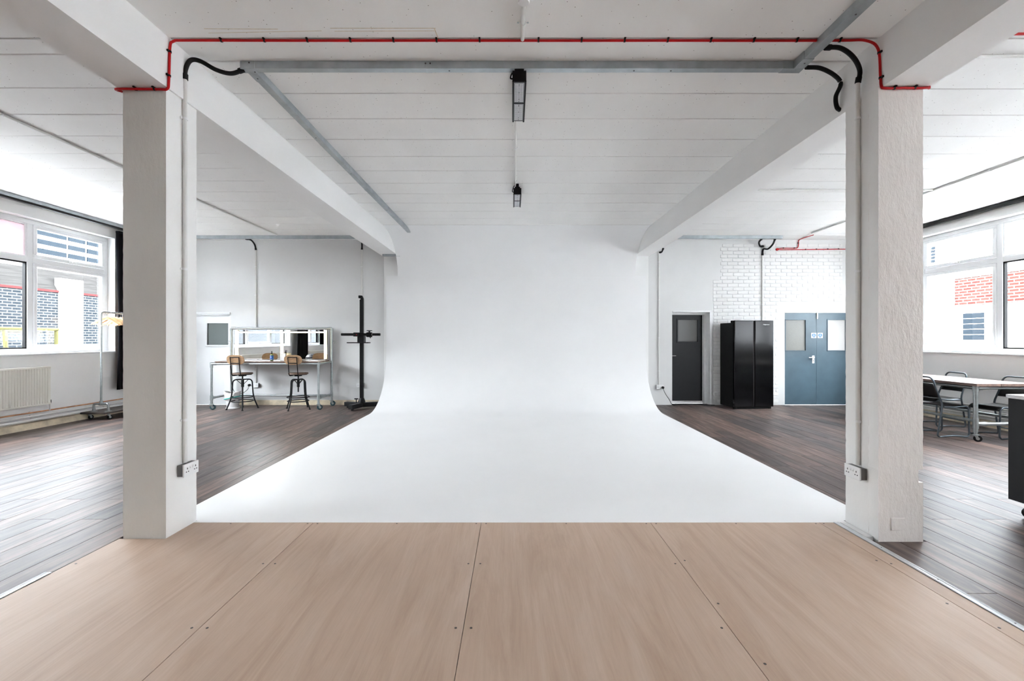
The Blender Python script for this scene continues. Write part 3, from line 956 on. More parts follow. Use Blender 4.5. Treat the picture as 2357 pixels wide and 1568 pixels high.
# red fire-alarm cable
rc = thing('red_cable', 'red fire alarm cable clipped across the ceiling from column to column', 'cable', (0, 3.17, ZC))
path = [(-2.75, 3.20, 3.12), (-2.725, 3.138, 3.104), (-2.45, 3.138, 3.102), (-2.385, 3.14, 3.106), (-2.377, 3.145, 3.17), (-2.377, 3.155, 3.40), (-2.36, 3.165, 3.45), (-2.28, 3.17, 3.460)]
path += [(x, 3.172 + .002 * math.sin(x * 5), 3.460) for x in (-1.8, -1.2, -.6, 0, .6, 1.2, 1.8, 2.3)] + [(2.46, 3.165, 3.455), (2.535, 3.155, 3.39), (2.538, 3.14, 3.2), (2.538, 3.132, 3.12), (2.56, 3.128, 3.104), (2.66, 3.125, 3.103), (2.84, 3.125, 3.105), (2.875, 3.14, 3.14), (2.878, 3.14, 3.40), (2.90, 3.13, 3.458), (3.1, 3.11, 3.461), (4.5, 3.10, 3.461), (7.3, 3.10, 3.461)]
MB().tube(smooth_path(path, 6), .0085, 10).build('cord', m_red, rc, smooth=60)
for (x, y, z, up) in [(x, 3.172, 3.460, 'c') for x in (-2.03, -1.73, -1.43, -1.13, -.83, -.53, -.23, .18, .48, .78, 1.08, 1.38, 1.68, 1.98, 2.28)] + [(-2.60, 3.138, 3.104, 'c'), (-2.47, 3.138, 3.104, 'c'), (2.62, 3.126, 3.103, 'c'), (2.76, 3.125, 3.104, 'c')] + [(-2.377, 3.153, 3.37, 'l'), (-2.377, 3.147, 3.2, 'l'), (2.538, 3.15, 3.36, 'r'), (2.538, 3.138, 3.18, 'r'), (3.6, 3.105, 3.461, 'c'), (4.2, 3.102, 3.461, 'c')]:
    m_ = MB()
    if up == 'c':
        m_.tube([(x - .006, y, z), (x + .006, y, z)], .0115, 8); m_.box(x - .006, x + .006, y - .022, y - .008, z + .002, z + .010)
    else:
        s = -1 if up == 'l' else 1
        m_.tube([(x, y, z - .006), (x, y, z + .006)], .0115, 8); m_.box(x - .005, x + .005, y - .024, y - .008, z - .006, z + .006)
    m_.build('clip', m_black, rc)
rc = thing('red_cable', 'red cable loop clipped to the brick wall above the double doors', 'cable', (5.6, 9.6, 3.2))
MB().tube(smooth_path([at(1872, 541, 8.98), at(1850, 548, 9.4), at(1839, 553, 9.59), at(1838, 562, 9.598), at(1836, 570, 9.598), at(1828, 571.5, 9.598), at(1800, 571.5, 9.598), at(1789, 573.5, 9.596), at(1800, 575, 9.598), at(1860, 574.5, 9.598), at(1938, 573.8, 9.598), (7.4, 9.598, 3.27)], 5), .0085, 8).build('cord', m_red, rc, smooth=60)
MB().lathe(at(1788, 574.5, 9.612), [(.028, -.025), (.028, .004)], 12, 'y').build('end_cap', m_red, rc, smooth=40)
for p in (at(1803, 572, 9.6), at(1828, 572, 9.6), at(1837, 560, 9.6), at(1854, 575, 9.6), at(1879, 574.5, 9.6), at(1905, 574.3, 9.6), at(1930, 574, 9.6)):
    MB().box(p.x - .008, p.x + .008, 9.588, 9.612, p.z - .005, p.z + .018).build('clip', m_black, rc)
# ceiling conduits
zc = ZC - .014
conduit('ceiling_conduit', 'white conduit dropping along the ceiling centre above the red cable', [(.068, 1.2, zc), (.068, 3.155, zc)], .013, [(.068, y, zc) for y in (2.2,)], (0, 1, 0), (0, 0, 1))
bt = bpy.data.objects['ceiling_conduit']
for y in (3.0,):
    m_ = MB().tube([(.068, y - .01, zc), (.068, y + .01, zc)], .017, 12); m_.box(.03, .106, y - .009, y + .009, ZC - .004, ZC + .001); m_.build('saddle_clip', m_conduit, bt, smooth=40)
    for x in (.036, .10): MB().lathe((x, y, ZC - .006), [(.007, 0), (.007, .003)], 8).build('screw', m_galv, bt)
MB().lathe((.068, 2.77, ZC - .045), [(.032, 0), (.036, .006), (.036, .044)], 20).build('junction_box', m_white, bt, smooth=40)
conduit('ceiling_conduit', 'white conduit along the ceiling between the two hanging lights', [(.03, 3.75, zc), (.035, 6.15, zc)], .011, [(.032, 4.95, zc), (.034, 6.0, zc)], (0, 1, 0), (0, 0, 1))
conduit('ceiling_conduit', 'white conduit along the ceiling of the bay with the clothes rack', [(-4.72, YF + .1, zc), (-4.72, 9.1, zc)], .013, [(-4.72, y, zc) for y in (3.2, 4.2, 5.2, 6.2, 7.2)], (0, 1, 0), (0, 0, 1))
conduit('ceiling_conduit', 'white conduit along the ceiling of the bay with the dining table', [(5.88, YF + .1, zc), (5.88, 8.95, zc)], .013, [(5.88, y, zc) for y in (4.6, 5.6, 6.6, 7.6, 8.6)], (0, 1, 0), (0, 0, 1))
conduit('ceiling_conduit', 'white conduit crossing the ceiling towards the brick wall', [(2.87, 6.35, zc), (5.86, 6.35, zc)], .011, [(3.9, 6.35, zc), (5.0, 6.35, zc)], (1, 0, 0), (0, 0, 1))
conduit('ceiling_conduit', 'white conduit crossing the ceiling beside the right beam near the camera', [(2.87, 3.345, zc), (7.5, 3.345, zc)], .013, [(3.32, 3.345, zc), (4.4, 3.345, zc)], (1, 0, 0), (0, 0, 1))

# ------------------------------------------------------------------ hanging LED lights
def high_bay(label, x, y0, L, cable):
    t = thing('linear_led_light', label, 'ceiling light', (x, y0 + L / 2, ZC), group='linear LED lights in the middle bay')
    z0, wd = 3.30, .052
    h = MB()
    h.box(x - wd, x + wd, y0, y0 + .012, z0 + .004, z0 + .085); h.box(x - wd, x + wd, y0 + L - .012, y0 + L, z0 + .004, z0 + .06)
    for i in range(7):
        xx = x - wd + .004 + i * (2 * wd - .012) / 6
        h.box(xx, xx + .004, y0 + .012, y0 + L - .012, z0 + .02, z0 + .07)
    h.box(x - wd + .002, x + wd - .002, y0 + .012, y0 + L - .012, z0 + .008, z0 + .03)
    h.build('housing', m_black, t)
    for s in (-1, 1):
        MB().tube([(x + s * (wd - .006), y0 - .006, z0 + .004), (x + s * (wd - .006), y0 + L + .008, z0 + .004)], .0075, 8).build('side_rail', m_black, t, smooth=40)
    MB().box(x - wd + .008, x + wd - .008, y0 + L / 2 - .008, y0 + L / 2 + .008, z0 - .001, z0 + .009).build('cross_bar', m_black, t)
    for j in range(2):
        a = y0 + .016 + j * (L / 2 - .006); b = a + L / 2 - .028
        ln = MB().box(x - wd + .013, x + wd - .013, a, b, z0 + .001, z0 + .008).build('lens_panel', m_ledgrey, t)
        dm = MB()
        for u in range(5):
            for v in range(16):
                if u == 2 and v in (0, 1, 7, 13, 15): continue
                cx_, cy_ = x + (u - 2) * .0125, a + .018 + v * (b - a - .036) / 15
                dm.box(cx_ - .0038, cx_ + .0038, cy_ - .0042, cy_ + .0042, z0 - .0008, z0 + .0012)
        dm.build('led_array', m_leddot, ln)['kind'] = 'stuff'
    br = MB()
    for yy in (y0 + .08, y0 + L - .10):
        br.box(x - .02, x + .02, yy, yy + .03, z0 + .06, ZC + .002)
    br.box(x - .035, x + .035, y0 + .02, y0 + .16, z0 + .06, z0 + .11)
    br.build('bracket', m_black, t)
    MB().tube(smooth_path([(x - .045, y0 + .03, z0 + .04), (x - .065, y0 + .04, z0 + .05), (x - .06, y0 + .08, z0 + .10), (x - .04, y0 + .12, ZC - .012)], 5), .006, 8).build('cord', m_rubber, t, smooth=50)
    return t
high_bay('black linear LED light hanging just behind the trunking, nearer of the two', .05, 3.40, .62, True)
high_bay('black linear LED light on the ceiling near the cove, smaller looking of the two', .063, 6.05, .58, True)

# ------------------------------------------------------------------ radiators, pipes, curtains
def radiator(label, y0, y1, z0=.33, z1=.94):
    t = thing('radiator', label, 'radiator', (XL + .06, (y0 + y1) / 2, z0), group='cream panel radiators under the windows')
    n = int((y1 - y0 - .04) / .04)
    poly = [(XL + .035, y0)]
    for i in range(n):
        a = y0 + .02 + i * .04
        poly += [(XL + .085, a), (XL + .085, a + .014), (XL + .097, a + .02), (XL + .097, a + .034), (XL + .085, a + .04)]
    poly += [(XL + .085, y1), (XL + .035, y1)]
    poly[1:1] = [(XL + .085, y0)]
    MB().prism(poly, 'z', z0 + .03, z1 - .03).build('ribbed_panel', m_rad, t)
    MB().box(XL + .03, XL + .092, y0 - .003, y1 + .003, z1 - .032, z1).build('top_rail', m_rad, t, bevel=.006)
    MB().box(XL + .03, XL + .092, y0 - .003, y1 + .003, z0, z0 + .032).build('bottom_rail', m_rad, t, bevel=.006)
    v = MB().tube([(XL + .05, y1 + .02, .23), (XL + .05, y1 + .02, z0 + .02), (XL + .05, y1 - .01, z0 + .02)], .009, 8)
    v.build('pipe_tail', m_conduit, t, smooth=40)
    MB().lathe((XL + .05, y1 + .025, z0 + .03), [(.014, -.02), (.018, 0), (.017, .035), (.010, .04)], 12).build('valve', m_screw, t, smooth=40)
radiator('cream ribbed panel radiator below the window, next to the clothes rack', 5.45, 7.30)
radiator('cream ribbed panel radiator under the middle of the long left window', 3.75, 5.2)
radiator('cream ribbed panel radiator under the short left window', 1.0, 2.35)
def wall_pipe(label, x, z, r, m_, sgn):
    t = thing('heating_pipe', label, 'pipe', (x, 3, z), group='heating pipes along the foot of the walls')
    MB().tube([(x, YF + .02, z), (x, YB - .03, z)], r, 10).build('pipe', m_, t, smooth=50)
    for y in (2.0, 4.0, 5.5, 7.05, 8.3):
        MB().box(min(x, x - sgn * .03), max(x, x - sgn * .03), y - .008, y + .008, z - r - .003, z + r + .003).build('clip', m_conduit, t)
wall_pipe('bare copper heating pipe along the left wall', XL + .035, .232, .011, m_copper, 1)
wall_pipe('upper white heating pipe along the left wall', XL + .04, .175, .019, m_conduit, 1)
wall_pipe('lower white heating pipe along the left wall', XL + .055, .118, .021, m_conduit, 1)
wall_pipe('upper white heating pipe along the right wall', XR - .035, .29, .017, m_conduit, -1)
wall_pipe('middle white heating pipe along the right wall', XR - .04, .22, .019, m_conduit, -1)
wall_pipe('lower white heating pipe along the right wall', XR - .045, .15, .021, m_conduit, -1)
def curtain(label, y0, y1, z0, z1, x):
    t = thing('curtain', label, 'curtain', (x, (y0 + y1) / 2, z0))
    n = int((y1 - y0) * 120)
    def fn(u, v):
        y = y0 + u * (y1 - y0)
        a = .030 * (.75 + .25 * v)
        return (x + a * math.sin(u * (y1 - y0) * 52 + .4 * math.sin(v * 5)) + .012 * math.sin(u * 17 + v * 3), y + .012 * math.sin(v * 4 + u * 9), z0 + v * (z1 - z0))
    MB().grid(n, 14, fn).build('drape', m_curtain, t, smooth=80, solid=.004)
    MB().box(x - .03, x + .03, y0 + .01, y1 - .01, z1 - .005, z1 + .03).build('header_tape', m_curtain, t)
curtain('black curtain hanging in the corner beside the long left window', 8.46, 9.35, .43, 3.36, -7.365)
curtain('black curtain between the two left windows, seen in the vanity mirror', 2.75, 3.52, .25, 3.36, -7.30)

# ------------------------------------------------------------------ casters and clothes rack
def caster(parent, x, y, z0, r, rot, fork_m, wheel_m, top):
    """swivel caster standing on z0; local pieces in world space"""
    d = Vector((math.cos(rot), math.sin(rot), 0)); s = Vector((-math.sin(rot), math.cos(rot), 0))
    c = Vector((x, y, z0 + r)) + d * r * .45
    whl = MB().tube([c - s * r * .30, c - s * r * .24, c + s * r * .24, c + s * r * .30], [r * .9, r, r, r * .9], 18).build('caster_wheel', wheel_m, parent, smooth=40)
    MB().tube([c - s * r * .34, c + s * r * .34], r * .45, 14).build('hub', fork_m, whl, smooth=40)
    fk = MB()
    for k_ in (-1, 1):
        o = s * k_ * r * .40
        pts = [c + o - Vector((0, 0, r * .15)) - d * r * .18, c + o - Vector((0, 0, r * .15)) + d * r * .18, Vector((x, y, z0 + 2 * r)) + o + d * r * .5, Vector((x, y, z0 + 2 * r)) + o - d * r * .5]
        q = s * k_ * r * .08
        fk.add([p for p in pts] + [p + q for p in pts], [(0, 1, 2, 3), (7, 6, 5, 4), (0, 4, 5, 1), (1, 5, 6, 2), (2, 6, 7, 3), (3, 7, 4, 0)])
    fk.lathe((x, y, z0 + 2 * r), [(r * .85, 0), (r * .85, r * .12), (r * .5, r * .3)], 14)
    fk.tube([(x, y, z0 + 2 * r), (x, y, top)], r * .45, 12)
    fk.build('caster_fork', fork_m, parent, smooth=40)
rk = thing('clothes_rack', 'galvanised pipe clothes rack on a dark wheeled board by the window', 'clothes rack', (-7.17, 8.5, ZD))
RX, RY = -7.175, 7.93
pp = round_path([(RX, RY, .26), (RX, RY, 1.845), (RX, 9.30, 1.845), (RX, 9.30, .26)], .05)
MB().tube(pp, .0165, 12).build('hanging_rail', m_pipe, rk, smooth=50)
for yy in (RY, 9.30):
    MB().tube(round_path([(RX - .125, yy, .12), (RX - .125, yy, .245), (RX + .125, yy, .245), (RX + .125, yy, .12)], .03), .0175, 12).build('foot_frame', m_pipe, rk, smooth=50)
    for xx in (RX - .125, RX + .125):
        MB().lathe((xx, yy, .115), [(.05, 0), (.05, .006), (.024, .008), (.024, .05)], 16).build('flange', m_pipe, rk, smooth=40)
    MB().tube([(RX, yy, .22), (RX, yy, .30)], .024, 12).tube([(RX - .04, yy, .245), (RX + .04, yy, .245)], .0235, 12).build('tee_fitting', m_pipe, rk, smooth=40)
MB().box(RX - .235, RX + .205, RY - .14, 9.44, .085, .115).build('base_board', m_rackboard, rk, bevel=.004)
for (xx, yy) in ((RX - .17, RY - .03), (RX + .16, RY - .03), (RX - .17, 9.33), (RX + .16, 9.33)):
    caster(rk, xx, yy, ZD, .038, 1.2, m_pipe, m_rubber, .085)
MB().tube([(RX - .02, RY - .018, 1.60), (RX + .02, RY - .018, 1.60)], .013, 8).build('thumb_screw', m_chrome, rk, smooth=40)
# wooden hangers
def hanger_proto(lab):
    t = thing('clothes_hanger', lab, 'hanger', (0, 0, 0), group='wooden clothes hangers on the pipe rack')
    def wing(u, v): return 0
    body = MB()
    n = 14
    pts_t, pts_b = [], []
    for i in range(n + 1):
        s = -1 + 2 * i / n
        x = s * .215
        zt = -.070 - .135 * abs(s) ** 1.2 + (.004 if abs(s) < .1 else 0)
        pts_t.append((x, zt)); pts_b.append((x, zt - (.040 - .012 * abs(s))))
    body.prism(pts_t + pts_b[::-1], 'y', -.007, .007)
    body.build('shoulder', m_hanger, t, bevel=.004, world=False)
    MB().tube([(-.185, 0, -.205), (.185, 0, -.205)], .0055, 8).build('trouser_bar', m_hanger, t, smooth=50, world=False)
    hk = [(0, 0, -.075), (0, 0, -.03)] + [(.020 * math.sin(a), 0, .0 + .020 * math.cos(a)) for a in [PI * .98 - k_ * .42 for k_ in range(10)]]
    hk[2:] = [(p[0] * 1.05, 0, p[2]) for p in hk[2:]]
    MB().tube(hk, .0022, 6).build('hook', m_chrome, t, smooth=60, world=False)
    return t
HL = 'pale wooden clothes hanger on the pipe rack among others alike'
hp = hanger_proto(HL)
ORD = 'first second third fourth fifth sixth seventh eighth ninth tenth eleventh twelfth thirteenth'.split()
rnd = random.Random(5)
for i in range(10):
    o = hp if i == 0 else copy_tree(hp)
    o['label'] = 'pale wooden clothes hanger, %s along the pipe rack from its near end' % ORD[i]
    o.location = (RX + rnd.uniform(-.006, .006), 8.0 + i * .052 + rnd.uniform(-.012, .012), 1.845)
    o.rotation_euler = (rnd.uniform(-.04, .04), rnd.uniform(-.03, .03), rnd.uniform(-.32, .32))

# ------------------------------------------------------------------ vanity table with lit mirror
va = thing('vanity_table', 'pipe framed wooden makeup table on casters against the back wall', 'table', (-4.85, 9.2, ZD))
XA, XB, YA, YC = -5.925, -3.82, 8.95, 9.50
def pipe(parent, name, pts, r=.0205, rad=0, m_=None):
    return MB().tube(round_path(pts, rad) if rad else pts, r, 12).build(name, m_ or m_pipe, parent, smooth=50)
for (x, y) in ((XA, YA), (XB, YA)):
    pipe(va, 'leg', [(x, y, .12), (x, y, .885)])
for (x, y) in ((XA + .05, YC), (XB + .04, YC)):
    pipe(va, 'mirror_post', [(x, y, .12), (x, y, 1.60)])
pipe(va, 'front_rail', [(XA, YA, .885), (XB, YA, .885)])
pipe(va, 'back_rail', [(XA + .05, YC, .20), (XB + .04, YC, .20)])
for (x, q) in ((XA, .05), (XB, .04)):
    pipe(va, 'side_rail', [(x, YA, .885), (x + q, YC, .90)])
    pipe(va, 'side_rail', [(x, YA, .215), (x + q, YC, .225)])
pipe(va, 'mirror_top_rail', round_path([(XA + .05, YC, 1.56), (XA + .05, YC, 1.60), (XB + .04, YC, 1.60), (XB + .04, YC, 1.56)], .03))
def fitting(parent, a, b, r=.027):
    MB().tube([a, b], r, 12).build('pipe_fitting', m_pipe, parent, smooth=40)
for (x, q) in ((XA, .05), (XB, .04)):
    fitting(va, (x, YA, .81), (x, YA, .915)); s = 1 if x == XA else -1
    fitting(va, (x, YA, .885), (x + s * .09, YA, .885))
    fitting(va, (x, YA, .165), (x, YA, .265)); fitting(va, (x, YA, .885), (x + q * .15, YA + .09, .887))
    fitting(va, (x, YA, .215), (x + q * .15, YA + .09, .217)); fitting(va, (x + q, YC, .16), (x + q, YC, .27)); fitting(va, (x + q, YC, .85), (x + q, YC, .95))
    fitting(va, (x + q, YC, 1.54), (x + q, YC, 1.60)); fitting(va, (x + q, YC, 1.60), (x + q + s * .09, YC, 1.60))
for x in (-5.05, -4.84 + .02): fitting(va, (x - .02, YA, .885), (x + .02, YA, .885), .025)
fitting(va, (-4.83, YC, 1.60), (-4.78, YC, 1.60), .025)
for (x, y, r_) in ((XA, YA, .3), (XB, YA, .6), (XA + .05, YC, -.5), (XB + .04, YC, .2)):
    caster(va, x, y, ZD, .052, r_, m_pipe, m_teal, .14)
MB().box(XA + .06, XB - .0, YA + .0, YC - .03, .909, .937).build('table_top', m_tabletop, va, bevel=.004)
for x in (XA + .03, XB + .062):
    MB().tube(smooth_path([(x, YC, 1.32), (x + (.03 if x > -5 else -.03), YC, 1.335), (x + (.05 if x > -5 else -.05), YC, 1.31), (x + (.035 if x > -5 else -.035), YC, 1.28)], 6), .005, 8).build('hook', m_pipe, va, smooth=50)
mi = thing('vanity_mirror', 'wide mirror framed by glowing warm LED tubes above the makeup table', 'mirror', (-4.85, 9.47, .95))
MB().box(-5.80, -3.85, 9.462, 9.474, .955, 1.565).build('mirror_glass', m_mirror, mi)
MB().box(-5.81, -3.84, 9.475, 9.482, .945, 1.57).build('backing_board', m_white, mi)
def led(a, b): MB().tube([a, b], .0135, 12).build('led_tube', m_tube, mi, smooth=50)
led((-5.74, 9.43, .96), (-5.74, 9.43, 1.555)); led((-3.895, 9.43, .96), (-3.895, 9.43, 1.555)); led((-4.80, 9.43, .97), (-4.80, 9.43, 1.50))
led((-5.69, 9.43, 1.515), (-3.93, 9.43, 1.515))
for p in ((-5.74, 9.43, .955), (-3.895, 9.43, .955), (-5.72, 9.43, 1.558), (-3.91, 9.43, 1.558), (-4.80, 9.43, .958)):
    MB().lathe(p, [(.017, -.012), (.017, .012)], 12).build('tube_cap', m_white, mi, smooth=40)
# items on the vanity
bt = thing('pump_bottle', 'dark pump bottle with a blue label on the vanity', 'bottle', (-4.86, 9.18, .937))
bl = Vector((-4.86, 9.18, .937))
MB().lathe(bl, [(.030, 0), (.033, .006), (.033, .115), (.028, .128), (.013, .135), (.013, .145)], 20).build('body', m_bottle, bt, smooth=40)
lb = MB().lathe(bl, [(.0335, .02), (.0335, .105)], 20).build('label', m_blue, bt, smooth=60)
MB().lathe(bl + Vector((0, -.0337, .075)), [(.010, -.0006), (.010, .001)], 12, 'y').box(-4.88, -4.84, 9.1455, 9.15, .962, .97).build('label_mark', m_white, lb)
MB().lathe(bl, [(.016, .143), (.016, .160), (.006, .162), (.006, .182), (.012, .184), (.012, .192)], 14).tube([bl + Vector((0, 0, .188)), bl + Vector((.012, -.032, .186))], .005, 8).build('pump', m_rubber, bt, smooth=40)
cd = thing('card_stand', 'small white folded card stand on the vanity beside the pump bottle', 'card stand', (-4.74, 9.33, .937))
MB().prism([(9.29, .937), (9.293, .937), (9.343, 1.068), (9.393, .937), (9.396, .937), (9.345, 1.075), (9.341, 1.075)], 'x', -4.76, -4.66).build('card', m_white, cd)

# bar stools
def stool(label, x, y, back_rot, leg_rot):
    t = thing('bar_stool', label, 'stool', (x, y, ZD), group='metal swivel stools at the vanity')
    def loc(px_, py_, pz): return (x + px_, y + py_, ZD + pz)
    st_ = MB().lathe((x, y, ZD), [(.178, .694), (.186, .700), (.186, .716), (.178, .724), (.10, .722)], 28).build('seat', m_seatwood, t, smooth=50)
    MB().lathe((x, y, ZD), [(.165, .682), (.165, .694)], 28).box(x - .05, x + .05, y - .05, y + .05, ZD + .655, ZD + .684).build('seat_plate', m_black, t)
    c, s = math.cos(back_rot), math.sin(back_rot)
    R = lambda p: (x + p[0] * c - p[1] * s, y + p[0] * s + p[1] * c, ZD + p[2])   # local +x points to the backrest
    for k_ in (-1, 1):
        MB().tube(round_path([R((.04, k_ * .085, .675)), R((.20, k_ * .085, .675)), R((.262, k_ * .085, 1.045))], .05), .0085, 8).build('back_bar', m_black, t, smooth=50)
    MB().tube([R((.2615, -.09, 1.04)), R((.2615, .09, 1.04))], .0085, 8).build('cross_bar', m_black, t, smooth=50)
    MB().tube([R((.244, -.09, .925)), R((.244, .09, .925))], .0085, 8).build('cross_bar', m_black, t, smooth=50)
    # oval plywood backrest, gently bowed
    n, vs, fs = 36, [], []
    for ly in range(3):
        for i in range(n):
            a = 2 * PI * i / n
            u = .172 * math.copysign(abs(math.cos(a)) ** .62, math.cos(a)); v = .095 * math.copysign(abs(math.sin(a)) ** .8, math.sin(a))
            vs.append((u, v))
    m_ = MB()
    def bp(u, v, off): return R((.240 + off + v * .17 - .35 * u * u, u, .99 + v))
    ring_f = [bp(u, v, -.014) for (u, v) in vs[:n]]; ring_b = [bp(u, v, .0) for (u, v) in vs[:n]]
    inn_f = [bp(u * .5, v * .5, -.014) for (u, v) in vs[:n]]; inn_b = [bp(u * .5, v * .5, .0) for (u, v) in vs[:n]]
    allv = ring_f + ring_b + inn_f + inn_b + [bp(0, 0, -.014), bp(0, 0, 0)]
    for i in range(n):
        j = (i + 1) % n
        fs += [(i, j, n + j, n + i), (i, j, 2 * n + j, 2 * n + i), (n + i, n + j, 3 * n + j, 3 * n + i), (2 * n + i, 2 * n + j, 4 * n), (3 * n + i, 3 * n + j, 4 * n + 1)]
    m_.add(allv, fs).build('backrest', m_stoolwood, t, smooth=50)
    MB().tube([loc(0, 0, .34), loc(0, 0, .66)], .013, 10).build('screw_column', m_black, t, smooth=50)
    MB().lathe((x, y, ZD), [(.026, .44), (.026, .60)], 14).build('column_sleeve', m_black, t, smooth=40)
    for k_ in range(4):
        a = leg_rot + k_ * PI / 2
        q = lambda r, z: (x + r * math.cos(a), y + r * math.sin(a), ZD + z)
        lg = MB().tube(round_path([q(.015, .592), q(.165, .592), q(.185, .24), q(.27, .012)], .12, 8), .0125, 10).build('leg', m_black, t, smooth=50)
        MB().lathe(q(.272, 0), [(.019, 0), (.019, .012), (.013, .02)], 12).build('foot', m_rubber, lg, smooth=40)
        MB().tube([q(.02, .50), q(.10, .583)], .006, 8).build('brace', m_black, t, smooth=50)
    for (rr, z) in ((.205, .245), (.195, .165)):
        MB().tube([(x + rr * math.cos(2 * PI * i / 32), y + rr * math.sin(2 * PI * i / 32), ZD + z) for i in range(33)], .0095, 8, caps=False).build('foot_ring', m_black, t, smooth=60)
    return t
stool('wooden backed metal bar stool nearer the waste bin', -5.38, 9.06, math.radians(269), math.radians(-60))
stool('wooden backed metal bar stool nearer the camera stand', -4.27, 9.06, math.radians(271), math.radians(-15))

# waste bin
bn = thing('waste_bin', 'small white waste bin with a teal drawstring liner under the vanity', 'waste bin', (-5.66, 9.20, ZD))
MB().lathe((-5.66, 9.20, ZD), [(.125, 0), (.125, .012), (.105, .018), (.118, .16), (.126, .25), (.12, .252)], 24).build('body', m_bin, bn, smooth=40)
vs = MB()
def fnb(u, v):
    a = u * 2 * PI
    r_ = .130 + .012 * math.sin(a * 7 + v * 2) * v + .014 * v
    return (-5.66 + r_ * math.cos(a), 9.20 + r_ * math.sin(a), ZD + .16 + v * (.17 + .018 * math.sin(a * 2 + 1)))
vs.grid(41, 6, fnb).build('liner', m_bag, bn, smooth=60, solid=.003)
MB().tube([(-5.66 + .147 * math.cos(2 * PI * i / 30), 9.20 + .147 * math.sin(2 * PI * i / 30), ZD + .21 + .03 * math.cos(2 * PI * i / 30)) for i in range(31)], .011, 8, caps=False).build('drawstring', m_tealbag, bn, smooth=60)

# studio camera stand
cs = thing('camera_stand', 'black studio camera stand with a cross arm beside the cove', 'camera stand', (-3.02, 9.15, ZD))
SX, SY = -3.035, 9.15
MB().prism([(SX - .035, SY - .035), (SX + .035, SY - .035), (SX + .035, SY + .035), (SX - .035, SY + .035)], 'z', .10, 2.17).build('mast', m_black, cs, bevel=.008)
MB().prism([(SX - .06, 2.25), (SX + .005, 2.25), (SX + .035, 2.19), (SX + .035, 2.13), (SX - .012, 2.13), (SX - .02, 2.19), (SX - .06, 2.195)], 'y', SY - .03, SY + .03).build('mast_head', m_black, cs, bevel=.005)
MB().lathe((SX, SY, .09), [(.072, 0), (.072, .03), (.055, .075), (.045, .10)], 20).build('mast_collar', m_black, cs, smooth=40)
for (dx, dy) in ((-.37, .12), (.37, .14), (-.10, -.36)):
    e = Vector((SX + dx, SY + dy, 0)); c0 = Vector((SX, SY, 0)); dd = (e - c0).normalized(); ss = Vector((-dd.y, dd.x, 0)) * .048
    q = [(c0 - dd * .04 - ss), (e - ss), (e + ss), (c0 - dd * .04 + ss)]
    lg = MB().prism([(p.x, p.y) for p in q], 'z', .012, .098).build('leg', m_black, cs, bevel=.006)
    MB().lathe((e.x - dd.x * .06, e.y - dd.y * .06, ZD), [(.026, 0), (.026, .035)], 12).build('foot', m_rubber, lg, smooth=40)
MB().tube([(SX - .10, SY - .03, .09), (SX - .10, SY - .03, .17)], .01, 8).box(SX - .135, SX - .065, SY - .045, SY - .015, .165, .185).build('brake_pedal', m_black, cs)
MB().box(SX - .065, SX + .065, SY - .08, SY + .05, 1.29, 1.47).build('carriage', m_black, cs, bevel=.006)
MB().tube([(SX - .375, SY - .095, 1.465), (SX + .40, SY - .095, 1.465)], .026, 14).build('cross_arm', m_black, cs, smooth=40)
MB().box(SX - .125, SX - .02, SY - .135, SY - .055, 1.425, 1.505).build('arm_clamp', m_black, cs, bevel=.006)
MB().box(SX - .24, SX + .19, SY - .18, SY - .04, 1.292, 1.312).build('tray', m_black, cs, bevel=.004)
MB().lathe((SX + .185, SY - .10, 1.46), [(.046, -.055), (.05, -.03), (.05, .03), (.046, .055)], 16, 'x').build('head_collar', m_black, cs, smooth=40)
MB().lathe((SX + .185, SY - .10, 1.50), [(.018, 0), (.018, .03), (.055, .034), (.055, .048)], 18).build('camera_plate', m_black, cs, smooth=40)
MB().lathe((SX + .243, SY - .10, 1.46), [(.042, 0), (.042, .008)], 16, 'x').build('ring', m_chrome, cs, smooth=40)
MB().tube([(SX + .19, SY - .12, 1.43), (SX + .22, SY - .14, 1.395)], .009, 8).build('lever', m_black, cs, smooth=40)
MB().lathe((SX - .06, SY - .138, 1.46), [(.008, -.003), (.008, .004)], 10, 'y').build('red_button', m_red, cs)

# ------------------------------------------------------------------ fridge
fr = thing('fridge', 'tall gloss black double door fridge in front of the brick wall', 'fridge', (4.795, 9.03, ZD), math.radians(5.5))
W2, DP = .41, .58
MB().box(-W2 + .006, W2 - .006, .07, DP - .05, .03, 1.72).build('body', m_fridgeside, fr, bevel=.006, world=False)
MB().box(-W2 + .02, W2 - .02, .05, .10, 0.0, .05).build('kick_plate', m_fridgeside, fr, world=False)
dm = []
for (a, b) in ((-W2, -.012), (.020, W2)):
    dd_ = MB().box(a, b, .0, .068, .045, 1.765).build('door', m_fridge, fr, bevel=.010, bseg=3, world=False)
    dm.append(dd_)
MB().box(-.012, .020, .022, .068, .05, 1.76).build('handle_recess', m_hole, fr, world=False)
for x in (-W2 + .06, W2 - .06):
    MB().box(x - .05, x + .05, .02, .16, 1.72, 1.765).build('hinge_cover', m_fridgeside, fr, bevel=.006, world=False)
    MB().lathe((x, .06, 0), [(.02, 0), (.02, .03)], 12).build('foot', m_rubber, fr, world=False)
text_mesh('logo', 'Fridgemaster', .026, m_logo, dm[1], (.255, -.001, 1.675), shear=.25, local=True)

